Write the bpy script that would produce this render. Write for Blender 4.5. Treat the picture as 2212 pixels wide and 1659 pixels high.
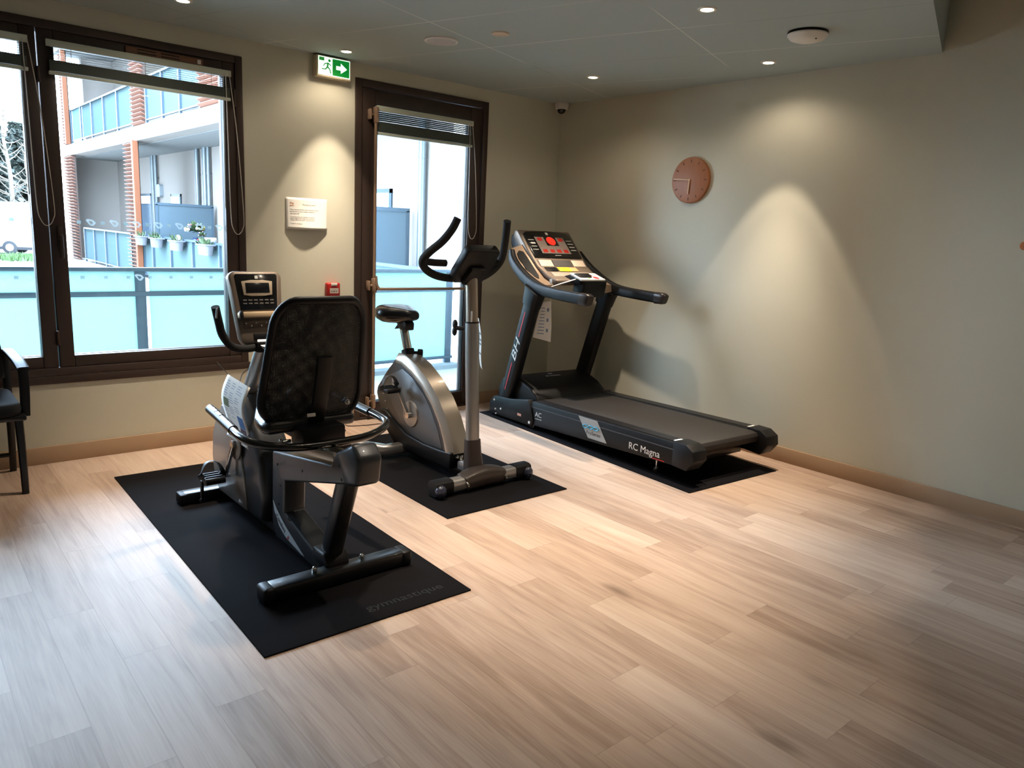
import bpy, bmesh, math, random
from mathutils import Vector, Matrix
random.seed(7)
for o in list(bpy.data.objects): bpy.data.objects.remove(o)
SC = bpy.context.scene
COL = SC.collection
PI = math.pi

# ------------------------------------------------------------------ camera
CAM = (-4.56358852, -4.8069598, 1.42353262)
YAW, PITCH, ROLL, FPX = -0.713092220, 1.37033743, 0.0491786119, 1605.94226
cd = bpy.data.cameras.new('camera'); cam = bpy.data.objects.new('camera', cd); COL.objects.link(cam)
cd.sensor_width = 36.0; cd.sensor_fit = 'HORIZONTAL'; cd.lens = FPX/2212*36.0
cd.clip_start = 0.05; cd.clip_end = 300
CR = Matrix.Rotation(YAW, 3, 'Z') @ Matrix.Rotation(PITCH, 3, 'X') @ Matrix.Rotation(ROLL, 3, 'Z')
cam.matrix_world = Matrix.Translation(CAM) @ CR.to_4x4()
SC.camera = cam
# ------------------------------------------------------------------ world: bright overcast sky
W = bpy.data.worlds.new('overcast'); SC.world = W; W.use_nodes = True
nt = W.node_tree; nt.nodes.clear()
wo = nt.nodes.new('ShaderNodeOutputWorld'); wb = nt.nodes.new('ShaderNodeBackground')
tc = nt.nodes.new('ShaderNodeTexCoord'); sx = nt.nodes.new('ShaderNodeSeparateXYZ'); rp = nt.nodes.new('ShaderNodeValToRGB')
rp.color_ramp.elements[0].position = 0.0; rp.color_ramp.elements[0].color = (0.69, 0.81, 1.0, 1)
rp.color_ramp.elements[1].position = 0.9; rp.color_ramp.elements[1].color = (0.58, 0.74, 1.0, 1)
nt.links.new(tc.outputs['Generated'], sx.inputs[0]); nt.links.new(sx.outputs['Z'], rp.inputs[0])
nt.links.new(rp.outputs[0], wb.inputs[0]); wb.inputs[1].default_value = 42.0
nt.links.new(wb.outputs[0], wo.inputs[0])
# ------------------------------------------------------------------ light portals in the window and the door (sampling guides)
def portal(n, x0, x1, z0, z1):
    l = bpy.data.lights.new(n, 'AREA'); l.shape = 'RECTANGLE'; l.size = x1-x0; l.size_y = z1-z0; l.cycles.is_portal = True
    o = bpy.data.objects.new(n, l); COL.objects.link(o); o.location = ((x0+x1)/2, 0.115, (z0+z1)/2)
    o.rotation_euler = (-PI/2, 0, 0)
portal('window_portal', -4.95, -2.74, 0.52, 2.38); portal('door_portal', -1.9, -0.85, 0.05, 2.35)
# ------------------------------------------------------------------ view
SC.view_settings.view_transform = 'Standard'; SC.view_settings.look = 'None'
SC.view_settings.exposure = 0.0; SC.view_settings.gamma = 1.0; SC.view_settings.use_curve_mapping = False
SC.cycles.max_bounces = 10; SC.cycles.diffuse_bounces = 5; SC.cycles.transparent_max_bounces = 16
SC.cycles.caustics_reflective = False; SC.cycles.caustics_refractive = False
SC.cycles.sample_clamp_indirect = 6.0

WARM = (1.0, 0.835, 0.645)
SPOT_W, GLOW_W, CORE_W = 52.0, 7.5, 195.0

# ================================================================== helpers
def lin(v):
    v /= 255.0
    return v/12.92 if v <= 0.04045 else ((v+0.055)/1.055)**2.4
def C(r, g, b): return (lin(r), lin(g), lin(b), 1.0)
def node(t, ty, **k):
    n = t.nodes.new(ty)
    for a, b in k.items(): setattr(n, a, b)
    return n
def M(name, rgb, rough=0.5, metal=0.0, var=0.06, scale=14.0, bump=0.0, coat=0.0, emit=None, es=0.0, stretch=None, spec=0.5, bscale=None):
    m = bpy.data.materials.new(name); m.use_nodes = True; t = m.node_tree
    b = t.nodes['Principled BSDF']
    tc = node(t, 'ShaderNodeTexCoord'); mp = node(t, 'ShaderNodeMapping'); t.links.new(tc.outputs['Object'], mp.inputs[0])
    if stretch: mp.inputs['Scale'].default_value = stretch
    nz = node(t, 'ShaderNodeTexNoise'); nz.inputs['Scale'].default_value = scale; nz.inputs['Detail'].default_value = 4
    t.links.new(mp.outputs[0], nz.inputs[0])
    mx = node(t, 'ShaderNodeMix', data_type='RGBA')
    c = C(*rgb); mx.inputs[6].default_value = tuple(max(0, x*(1-var)) for x in c[:3])+(1,); mx.inputs[7].default_value = tuple(min(1, x*(1+var)) for x in c[:3])+(1,)
    t.links.new(nz.outputs[0], mx.inputs[0]); t.links.new(mx.outputs[2], b.inputs['Base Color'])
    b.inputs['Roughness'].default_value = rough; b.inputs['Metallic'].default_value = metal
    b.inputs['Coat Weight'].default_value = coat; b.inputs['Specular IOR Level'].default_value = spec
    if bump:
        n2 = node(t, 'ShaderNodeTexNoise'); n2.inputs['Scale'].default_value = bscale or scale*6; t.links.new(mp.outputs[0], n2.inputs[0])
        bp = node(t, 'ShaderNodeBump'); bp.inputs['Strength'].default_value = bump; bp.inputs['Distance'].default_value = 0.002
        t.links.new(n2.outputs[0], bp.inputs['Height']); t.links.new(bp.outputs[0], b.inputs['Normal'])
    if emit:
        b.inputs['Emission Color'].default_value = C(*emit); b.inputs['Emission Strength'].default_value = es
    return m

def rotm(axis, deg): return Matrix.Rotation(math.radians(deg), 3, axis)
class Fr:
    """a local frame: right, up, normal (towards the one who reads it)"""
    def __init__(s, o, r, u):
        s.o = Vector(o); s.r = Vector(r).normalized(); u = Vector(u); s.u = (u-s.r*u.dot(s.r)).normalized(); s.n = s.r.cross(s.u)
    def pt(s, a, b, c=0): return s.o+s.r*a+s.u*b+s.n*c
class MB:
    def __init__(s): s.v = []; s.f = []
    def raw(s, vs, fs):
        k = len(s.v); s.v += [Vector(v) for v in vs]; s.f += [tuple(i+k for i in f) for f in fs]; return s
    def add(s, bm, fn=None):
        bm.verts.index_update()
        vs = [fn(v.co) if fn else v.co.copy() for v in bm.verts]; fs = [[v.index for v in f.verts] for f in bm.faces]
        bm.free(); return s.raw(vs, fs)
    def _bev(s, bm, bev, seg=2):
        if bev > 0:
            es = [e for e in bm.edges if len(e.link_faces) == 2 and e.calc_face_angle(0) > 0.5]
            bmesh.ops.bevel(bm, geom=es, offset=bev, segments=seg, profile=0.5, affect='EDGES', clamp_overlap=True)
    def box(s, c, d, R=None, bev=0, seg=2):
        bm = bmesh.new(); bmesh.ops.create_cube(bm, size=1.0)
        for v in bm.verts: v.co = Vector((v.co.x*d[0], v.co.y*d[1], v.co.z*d[2]))
        s._bev(bm, bev, seg); c = Vector(c)
        return s.add(bm, lambda p: (R @ p if R else p)+c)
    def bb(s, x0, x1, y0, y1, z0, z1, bev=0):
        return s.box(((x0+x1)/2, (y0+y1)/2, (z0+z1)/2), (abs(x1-x0), abs(y1-y0), abs(z1-z0)), None, bev)
    def fbox(s, fr, a, b, c, bev=0, seg=2):
        bm = bmesh.new(); bmesh.ops.create_cube(bm, size=1.0)
        for v in bm.verts: v.co = Vector((a[0]+(v.co.x+.5)*(a[1]-a[0]), b[0]+(v.co.y+.5)*(b[1]-b[0]), c[0]+(v.co.z+.5)*(c[1]-c[0])))
        s._bev(bm, bev, seg)
        return s.add(bm, lambda p: fr.pt(*p))
    def _ext(s, poly, c0, c1, bev, fn, seg=2):
        bm = bmesh.new(); n = len(poly)
        A = [bm.verts.new((p[0], p[1], c0)) for p in poly]; B = [bm.verts.new((p[0], p[1], c1)) for p in poly]
        bm.faces.new(A[::-1]); bm.faces.new(B)
        for i in range(n): bm.faces.new((A[i], A[(i+1) % n], B[(i+1) % n], B[i]))
        bmesh.ops.recalc_face_normals(bm, faces=bm.faces); s._bev(bm, bev, seg)
        return s.add(bm, fn)
    def fpoly(s, fr, poly, c0, c1, bev=0): return s._ext(poly, c0, c1, bev, lambda p: fr.pt(*p))
    def prism(s, poly, axis, a0, a1, bev=0, seg=2):
        fn = {'x': lambda p: Vector((p.z, p.x, p.y)), 'y': lambda p: Vector((p.x, p.z, p.y)), 'z': lambda p: p.copy()}[axis]
        return s._ext(poly, a0, a1, bev, fn, seg)
    def cyl(s, p0, p1, r0, r1=None, n=24, bev=0):
        p0 = Vector(p0); p1 = Vector(p1); d = p1-p0; r1 = r0 if r1 is None else r1
        bm = bmesh.new(); bmesh.ops.create_cone(bm, cap_ends=True, segments=n, radius1=r0, radius2=r1, depth=d.length)
        s._bev(bm, bev); R = d.to_track_quat('Z', 'Y').to_matrix(); c = (p0+p1)/2
        return s.add(bm, lambda p: R @ p+c)
    def sph(s, c, r, n=20, R=None):
        bm = bmesh.new(); bmesh.ops.create_uvsphere(bm, u_segments=n, v_segments=max(6, n//2), radius=1.0); c = Vector(c)
        r = (r, r, r) if isinstance(r, (int, float)) else r
        return s.add(bm, lambda p: (R @ Vector((p.x*r[0], p.y*r[1], p.z*r[2])) if R else Vector((p.x*r[0], p.y*r[1], p.z*r[2])))+c)
    def tube(s, pts, r, n=12, sub=6, closed=False, sec=None, up=None):
        """swept tube along smoothed points; sec=(w,h) half sizes gives a rounded flat section"""
        P = [Vector(p) for p in pts]; Rr = list(r) if isinstance(r, (list, tuple)) else [r]*len(P)
        if sub > 1 and len(P) > 2:
            Q, RR = [], []; N = len(P); rng = range(N) if closed else range(N-1)
            for i in rng:
                g = lambda k: P[k % N] if closed else P[max(0, min(N-1, k))]
                a, b, c, d = g(i-1), g(i), g(i+1), g(i+2)
                for j in range(sub):
                    t = j/sub
                    Q.append(0.5*((2*b)+(c-a)*t+(2*a-5*b+4*c-d)*t*t+(3*b-a-3*c+d)*t**3)); RR.append(Rr[i]*(1-t)+Rr[(i+1) % N]*t)
            if not closed: Q.append(P[-1]); RR.append(Rr[-1])
            P, Rr = Q, RR
        N = len(P); T = []
        for i in range(N):
            a = P[(i-1) % N] if closed or i > 0 else P[i]; b = P[(i+1) % N] if closed or i < N-1 else P[i]
            T.append((b-a).normalized())
        u = Vector(up) if up else (Vector((0, 0, 1)) if abs(T[0].z) < 0.9 else Vector((1, 0, 0)))
        vs, fs = [], []
        for i in range(N):
            if up: u = Vector(up)
            u = (u-T[i]*u.dot(T[i])).normalized(); w = T[i].cross(u)
            for k in range(n):
                a = 2*PI*k/n; ca, sa = math.cos(a), math.sin(a)
                if sec:
                    e = 0.55
                    ca = math.copysign(abs(ca)**e, ca)*sec[0]; sa = math.copysign(abs(sa)**e, sa)*sec[1]; q = Rr[i]
                    vs.append(P[i]+w*ca*q+u*sa*q)
                else: vs.append(P[i]+(w*ca+u*sa)*Rr[i])
        m = N if closed else N-1
        for i in range(m):
            for k in range(n):
                a = i*n+k; b = i*n+(k+1) % n; c = ((i+1) % N)*n+(k+1) % n; d = ((i+1) % N)*n+k; fs.append((a, b, c, d))
        if not closed: fs += [tuple(range(n))[::-1], tuple(range((N-1)*n, N*n))]
        return s.raw(vs, fs)
    def lathe(s, prof, o=(0, 0, 0), axis=(0, 0, 1), n=32):
        R = Vector(axis).to_track_quat('Z', 'Y').to_matrix(); o = Vector(o); vs, fs = [], []; m = len(prof)
        for k in range(n):
            a = 2*PI*k/n
            for r, h in prof: vs.append(R @ Vector((r*math.cos(a), r*math.sin(a), h))+o)
        for k in range(n):
            for i in range(m-1):
                a = k*m+i; b = ((k+1) % n)*m+i; fs.append((a, b, b+1, a+1))
        return s.raw(vs, fs)
    def loft(s, secs, cap=True):
        n = len(secs[0]); vs = [p for q in secs for p in q]; fs = []
        for i in range(len(secs)-1):
            for k in range(n): fs.append((i*n+k, i*n+(k+1) % n, (i+1)*n+(k+1) % n, (i+1)*n+k))
        if cap: fs += [tuple(range(n))[::-1], tuple(range((len(secs)-1)*n, len(secs)*n))]
        return s.raw(vs, fs)
    def ftext(s, fr, txt, a, b, size, c=0.0006, ex=0.0004, align='LEFT', sx=1.0, shear=0.0):
        cu = bpy.data.curves.new('txt', 'FONT'); cu.body = txt; cu.size = size; cu.extrude = ex; cu.align_x = align; cu.resolution_u = 3; cu.shear = shear
        ob = bpy.data.objects.new('txt', cu); COL.objects.link(ob); bpy.context.view_layer.update()
        me = bpy.data.meshes.new_from_object(ob.evaluated_get(bpy.context.evaluated_depsgraph_get()))
        s.raw([fr.pt(a+v.co.x*sx, b+v.co.y, c+v.co.z) for v in me.vertices], [tuple(p.vertices) for p in me.polygons])
        bpy.data.objects.remove(ob); bpy.data.curves.remove(cu); bpy.data.meshes.remove(me); return s
    def build(s, name, mat, parent=None, smooth=38, kind=None, label=None):
        me = bpy.data.meshes.new(name); off = Vector((0, 0, 0))
        if parent is None:
            lo = Vector((min(v.x for v in s.v), min(v.y for v in s.v), min(v.z for v in s.v))); hi = Vector((max(v.x for v in s.v), max(v.y for v in s.v), 0))
            off = Vector(((lo.x+hi.x)/2, (lo.y+hi.y)/2, lo.z))
        else: off = OFF.get(parent.name, Vector((0, 0, 0)))
        me.from_pydata([tuple(v-off) for v in s.v], [], s.f)
        bm = bmesh.new(); bm.from_mesh(me); bmesh.ops.recalc_face_normals(bm, faces=bm.faces); bm.to_mesh(me); bm.free()
        if smooth:
            for p in me.polygons: p.use_smooth = True
            me.set_sharp_from_angle(angle=math.radians(smooth))
        me.materials.append(mat); o = bpy.data.objects.new(name, me); COL.objects.link(o)
        if parent is None: o.location = off
        else: o.parent = parent
        OFF[o.name] = off
        if kind: o['kind'] = kind
        if label: o['label'] = label
        return o
OFF = {}
def tag(o, label, cat, group=None):
    o['label'] = label; o['category'] = cat
    if group: o['group'] = group
    return o
def thing(name, label, cat, loc=(0, 0, 0), rotz=0.0, group=None, world=True):
    """Empty at the base of a thing. world=True: its parts are drawn in world coordinates"""
    o = bpy.data.objects.new(name, None); COL.objects.link(o); o.location = loc; o.rotation_euler = (0, 0, rotz); o.empty_display_size = 0.1
    OFF[o.name] = Vector(loc) if world else Vector((0, 0, 0))
    return tag(o, label, cat, group)
def copy_tree(o, parent=None):
    c = o.copy(); COL.objects.link(c); c.parent = parent
    for ch in [x for x in bpy.data.objects if x.parent == o]: copy_tree(ch, c)
    return c
def rr(w, h, r, n=5, cx=0, cy=0):
    out = []
    for sx_, sy_, a0 in ((1, 1, 0), (-1, 1, 90), (-1, -1, 180), (1, -1, 270)):
        for i in range(n+1):
            a = math.radians(a0+90*i/n); out.append((cx+sx_*(w/2-r)+r*math.cos(a), cy+sy_*(h/2-r)+r*math.sin(a)))
    return out
def circ(r, n=24, cx=0, cy=0): return [(cx+r*math.cos(2*PI*i/n), cy+r*math.sin(2*PI*i/n)) for i in range(n)]

# ================================================================== materials
wallm = M('sage_wall_paint', (207, 204, 187), 0.85, var=0.02, scale=3, bump=0.25, bscale=260, spec=0.2)
ceilm = None
basem = M('skirting_board', (174, 146, 118), 0.5, var=0.06, scale=6)
framem = M('dark_brown_frame', (58, 44, 38), 0.42, var=0.05, scale=8, spec=0.5)
blackp = M('black_plastic', (13, 13, 16), 0.46, var=0.1, scale=30, bump=0.1, spec=0.27)
blackg = M('glossy_black', (12, 11, 12), 0.16, var=0.1, coat=0.4)
blackf = M('black_foam', (14, 14, 15), 0.85, var=0.15, scale=60, bump=0.2)
blackmetal = M('black_painted_steel', (17, 17, 19), 0.34, var=0.08, coat=0.15, spec=.4)
greym = M('graphite_metallic', (58, 60, 64), 0.36, metal=0.5, var=0.05, scale=9, coat=0.2)
silverm = M('silver_paint', (158, 156, 154), 0.32, metal=0.7, var=0.04, scale=9, coat=0.2)
chromem = M('chrome', (205, 205, 205), 0.15, metal=1.0, var=0.03)
alum = M('brushed_aluminium', (178, 172, 162), 0.32, metal=0.9, var=0.06, scale=30, stretch=(1, 12, 1))
whitep = M('white_plastic', (226, 222, 214), 0.5, var=0.03)
paperm = M('white_paper', (235, 232, 226), 0.8, var=0.02)
inkm = M('dark_ink', (70, 66, 64), 0.8, var=0.1)
inkb = M('blue_print', (70, 110, 160), 0.7, var=0.3, scale=40)
inkg = M('green_print', (110, 120, 90), 0.7, var=0.4, scale=80)
redm = M('red_plastic', (170, 26, 24), 0.4, var=0.05)
redp = M('red_print', (200, 40, 44), 0.6, var=0.05)
redled = M('red_display', (200, 30, 20), 0.4, emit=(255, 40, 24), es=1.2)
redled2 = M('dim_red_display', (140, 26, 20), 0.4, emit=(200, 30, 20), es=0.25)
darkscr = M('dark_screen', (16, 17, 20), 0.2, var=0.1)
taupe = M('warm_grey_plastic', (122, 108, 96), 0.42, metal=0.35, var=0.05)
rubberm = M('black_rubber_mat', (24, 23, 25), 0.8, var=0.12, scale=120, bump=0.2, bscale=420, spec=0.03)
beltm = M('running_belt', (34, 30, 28), 0.6, var=0.12, scale=160, bump=0.3, bscale=600)
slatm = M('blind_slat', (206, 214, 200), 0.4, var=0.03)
cordm = M('white_cord', (205, 196, 186), 0.7, var=0.05)
bluewash = M('cyan_print', (70, 170, 205), 0.5, var=0.06)
whiteink = M('white_lettering', (225, 225, 222), 0.6, var=0.02)
labelgrey = M('silver_label', (172, 176, 178), 0.45, metal=0.2, var=0.04)
woodclock = M('walnut_clock_face', (158, 96, 54), 0.5, var=0.16, scale=5, stretch=(1, 9, 1))
woodpale = M('pale_wood', (218, 180, 140), 0.5, var=0.06)
fabricm = M('black_chair_fabric', (15, 17, 22), 0.9, var=0.2, scale=200, bump=0.3, bscale=500)
facm = M('white_render', (132, 126, 121), 0.9, var=0.03, scale=2)
soffm = M('painted_soffit', (116, 118, 118), 0.9, var=0.02, scale=2)
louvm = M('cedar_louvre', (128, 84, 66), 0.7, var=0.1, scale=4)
postm = M('orange_timber', (186, 116, 70), 0.6, var=0.1, scale=4, stretch=(4, 4, .4))
cedarm = M('stained_cedar_post', (104, 56, 28), 0.7, var=0.1, scale=4, stretch=(4, 4, .4))
railm = M('blue_grey_rail', (62, 78, 90), 0.4, metal=0.2, var=0.04)
zincm = M('zinc_pipe', (94, 102, 106), 0.4, metal=0.4, var=0.05)
planterm = M('grey_planter', (84, 86, 92), 0.7, var=0.2, scale=30, bump=0.3)
pavem = M('pale_paving', (150, 146, 140), 0.9, var=0.05, scale=3)
leafm = M('leaf_green', (48, 66, 34), 0.6, var=0.4, scale=9)
firm = M('evergreen_leaf', (26, 34, 27), 0.7, var=0.5, scale=1.2)
barkm = M('grey_bark', (84, 76, 66), 0.9, var=0.2, scale=3)
vanm = M('van_white', (170, 170, 168), 0.3, var=0.02, coat=0.4)
tyrem = M('tyre_rubber', (32, 34, 38), 0.8, var=0.1)
stonem = None

def floor_mat():
    m = bpy.data.materials.new('oak_vinyl_planks'); m.use_nodes = True; t = m.node_tree; b = t.nodes['Principled BSDF']
    def ma(op, a, b_=None, c=None):
        n = node(t, 'ShaderNodeMath', operation=op)
        for i, v in enumerate((a, b_, c)):
            if v is None: continue
            if isinstance(v, (int, float)): n.inputs[i].default_value = v
            else: t.links.new(v, n.inputs[i])
        return n.outputs[0]
    g = node(t, 'ShaderNodeNewGeometry'); s = node(t, 'ShaderNodeSeparateXYZ'); t.links.new(g.outputs['Position'], s.inputs[0])
    x, y = s.outputs[0], s.outputs[1]; PW, PL = 0.152, 0.98
    xs = ma('DIVIDE', ma('ADD', x, 20.02), PW); row = ma('FLOOR', xs); fx = ma('FRACT', xs)
    wn = node(t, 'ShaderNodeTexWhiteNoise', noise_dimensions='1D'); t.links.new(row, wn.inputs['W'])
    ys = ma('ADD', ma('DIVIDE', ma('ADD', y, 30.0), PL), wn.outputs['Value']); colr = ma('FLOOR', ys); fy = ma('FRACT', ys)
    cv = node(t, 'ShaderNodeCombineXYZ'); t.links.new(row, cv.inputs[0]); t.links.new(colr, cv.inputs[1])
    w2 = node(t, 'ShaderNodeTexWhiteNoise', noise_dimensions='3D'); t.links.new(cv.outputs[0], w2.inputs['Vector'])
    tone = w2.outputs['Value']
    # grain coordinates: stretched along y, shifted per plank
    gv = node(t, 'ShaderNodeCombineXYZ'); t.links.new(ma('ADD', ma('MULTIPLY', x, 14.0), ma('MULTIPLY', tone, 37.0)), gv.inputs[0])
    t.links.new(ma('ADD', ma('MULTIPLY', y, 1.3), ma('MULTIPLY', tone, 91.0)), gv.inputs[1]); t.links.new(ma('MULTIPLY', tone, 13.0), gv.inputs[2])
    n1 = node(t, 'ShaderNodeTexNoise'); n1.inputs['Scale'].default_value = 1.0; n1.inputs['Detail'].default_value = 5; n1.inputs['Distortion'].default_value = 1.4; t.links.new(gv.outputs[0], n1.inputs[0])
    gv2 = node(t, 'ShaderNodeCombineXYZ'); t.links.new(ma('MULTIPLY', x, 160.0), gv2.inputs[0]); t.links.new(ma('MULTIPLY', y, 5.0), gv2.inputs[1]); t.links.new(ma('MULTIPLY', tone, 50.0), gv2.inputs[2])
    n2 = node(t, 'ShaderNodeTexNoise'); n2.inputs['Scale'].default_value = 1.0; n2.inputs['Detail'].default_value = 3; t.links.new(gv2.outputs[0], n2.inputs[0])
    # knots
    kv = node(t, 'ShaderNodeCombineXYZ'); t.links.new(ma('MULTIPLY', x, 3.2), kv.inputs[0]); t.links.new(ma('MULTIPLY', y, 1.15), kv.inputs[1]); t.links.new(ma('MULTIPLY', tone, 40.0), kv.inputs[2])
    vo = node(t, 'ShaderNodeTexVoronoi'); vo.inputs['Scale'].default_value = 1.0; t.links.new(kv.outputs[0], vo.inputs[0])
    kn = node(t, 'ShaderNodeMapRange'); kn.inputs[1].default_value = 0.02; kn.inputs[2].default_value = 0.11; kn.inputs[3].default_value = 1; kn.inputs[4].default_value = 0; t.links.new(vo.outputs['Distance'], kn.inputs[0])
    r = node(t, 'ShaderNodeValToRGB'); e = r.color_ramp.elements
    e[0].position = 0.18; e[0].color = C(148, 121, 103); e[1].position = 0.80; e[1].color = C(213, 192, 174)
    e2 = e.new(0.5); e2.color = C(191, 166, 148)
    v = ma('ADD', ma('MULTIPLY', n1.outputs[0], 0.56), ma('MULTIPLY', n2.outputs[0], 0.30)); v = ma('ADD', v, 0.04); v = ma('ADD', v, ma('MULTIPLY', ma('SUBTRACT', tone, 0.5), 0.24))
    t.links.new(v, r.inputs[0])
    mk = node(t, 'ShaderNodeMix', data_type='RGBA'); t.links.new(ma('MULTIPLY', kn.outputs[0], 0.55), mk.inputs[0]); t.links.new(r.outputs[0], mk.inputs[6]); mk.inputs[7].default_value = C(96, 78, 64)
    # joints
    ex = ma('MULTIPLY', ma('MINIMUM', fx, ma('SUBTRACT', 1.0, fx)), PW); ey = ma('MULTIPLY', ma('MINIMUM', fy, ma('SUBTRACT', 1.0, fy)), PL)
    jn = node(t, 'ShaderNodeMapRange'); jn.inputs[1].default_value = 0.0004; jn.inputs[2].default_value = 0.0016; jn.inputs[3].default_value = 0.38; jn.inputs[4].default_value = 0; t.links.new(ma('MINIMUM', ex, ey), jn.inputs[0])
    mj = node(t, 'ShaderNodeMix', data_type='RGBA'); t.links.new(jn.outputs[0], mj.inputs[0]); t.links.new(mk.outputs[2], mj.inputs[6]); mj.inputs[7].default_value = C(110, 90, 74)
    t.links.new(mj.outputs[2], b.inputs['Base Color']); b.inputs['Roughness'].default_value = 0.48; b.inputs['Specular IOR Level'].default_value = 0.25
    bp = node(t, 'ShaderNodeBump'); bp.inputs['Strength'].default_value = 0.12; bp.inputs['Distance'].default_value = 0.001; t.links.new(n2.outputs[0], bp.inputs['Height']); t.links.new(bp.outputs[0], b.inputs['Normal'])
    return m
def ceil_mat():
    m = bpy.data.materials.new('ceiling_panels'); m.use_nodes = True; t = m.node_tree; b = t.nodes['Principled BSDF']
    g = node(t, 'ShaderNodeNewGeometry'); mp = node(t, 'ShaderNodeMapping', vector_type='TEXTURE'); mp.inputs['Rotation'].default_value = (0, 0, math.radians(18))
    t.links.new(g.outputs['Position'], mp.inputs[0]); s = node(t, 'ShaderNodeSeparateXYZ'); t.links.new(mp.outputs[0], s.inputs[0])
    def line(sock, per, off, w):
        a = node(t, 'ShaderNodeMath', operation='ADD'); t.links.new(sock, a.inputs[0]); a.inputs[1].default_value = off
        d = node(t, 'ShaderNodeMath', operation='DIVIDE'); t.links.new(a.outputs[0], d.inputs[0]); d.inputs[1].default_value = per
        f = node(t, 'ShaderNodeMath', operation='PINGPONG'); t.links.new(d.outputs[0], f.inputs[0]); f.inputs[1].default_value = 0.5
        c = node(t, 'ShaderNodeMath', operation='LESS_THAN'); t.links.new(f.outputs[0], c.inputs[0]); c.inputs[1].default_value = w/per
        return c.outputs[0]
    l1 = line(s.outputs[1], 1.17, 0.505+11.7, 0.0022); l2 = line(s.outputs[0], 0.58, 1.30+11.6, 0.0022)
    mxn = node(t, 'ShaderNodeMath', operation='MAXIMUM'); t.links.new(l1, mxn.inputs[0]); t.links.new(l2, mxn.inputs[1])
    nz = node(t, 'ShaderNodeTexNoise'); nz.inputs['Scale'].default_value = 0.9; t.links.new(mp.outputs[0], nz.inputs[0])
    gt = node(t, 'ShaderNodeMapRange'); gt.inputs[1].default_value = 0.42; gt.inputs[2].default_value = 0.58; t.links.new(nz.outputs[0], gt.inputs[0])
    jc = node(t, 'ShaderNodeMix', data_type='RGBA'); t.links.new(gt.outputs[0], jc.inputs[0]); jc.inputs[6].default_value = C(150, 155, 150); jc.inputs[7].default_value = C(235, 236, 228)
    mx = node(t, 'ShaderNodeMix', data_type='RGBA'); t.links.new(mxn.outputs[0], mx.inputs[0]); mx.inputs[6].default_value = C(172, 184, 184); t.links.new(jc.outputs[2], mx.inputs[7])
    t.links.new(mx.outputs[2], b.inputs['Base Color']); b.inputs['Roughness'].default_value = 0.9; b.inputs['Specular IOR Level'].default_value = 0.2
    return m
def glass_mat(name, tint=(0.92, 0.97, 0.97), refl=0.05):
    m = bpy.data.materials.new(name); m.use_nodes = True; t = m.node_tree; t.nodes.remove(t.nodes['Principled BSDF'])
    tr = node(t, 'ShaderNodeBsdfTransparent'); tr.inputs[0].default_value = (*tint, 1); gl = node(t, 'ShaderNodeBsdfGlossy'); gl.inputs['Roughness'].default_value = 0.02
    fr = node(t, 'ShaderNodeFresnel'); fr.inputs[0].default_value = 1.35; mx = node(t, 'ShaderNodeMixShader')
    t.links.new(fr.outputs[0], mx.inputs[0]); t.links.new(tr.outputs[0], mx.inputs[1]); t.links.new(gl.outputs[0], mx.inputs[2]); t.links.new(mx.outputs[0], t.nodes['Material Output'].inputs[0])
    return m
def frosted_mat(name, rgb, trans=0.3):
    m = bpy.data.materials.new(name); m.use_nodes = True; t = m.node_tree; t.nodes.remove(t.nodes['Principled BSDF'])
    df = node(t, 'ShaderNodeBsdfDiffuse'); tl = node(t, 'ShaderNodeBsdfTranslucent'); tr = node(t, 'ShaderNodeBsdfTransparent')
    c = C(*rgb); df.inputs[0].default_value = c; tl.inputs[0].default_value = c; tr.inputs[0].default_value = c
    nz = node(t, 'ShaderNodeTexNoise'); nz.inputs['Scale'].default_value = 1.5
    mr = node(t, 'ShaderNodeMapRange'); mr.inputs[3].default_value = 0.5; mr.inputs[4].default_value = 0.6; t.links.new(nz.outputs[0], mr.inputs[0])
    a = node(t, 'ShaderNodeMixShader'); t.links.new(mr.outputs[0], a.inputs[0]); t.links.new(df.outputs[0], a.inputs[1]); t.links.new(tl.outputs[0], a.inputs[2])
    b_ = node(t, 'ShaderNodeMixShader'); b_.inputs[0].default_value = trans; t.links.new(a.outputs[0], b_.inputs[1]); t.links.new(tr.outputs[0], b_.inputs[2])
    t.links.new(b_.outputs[0], t.nodes['Material Output'].inputs[0]); return m
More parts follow.
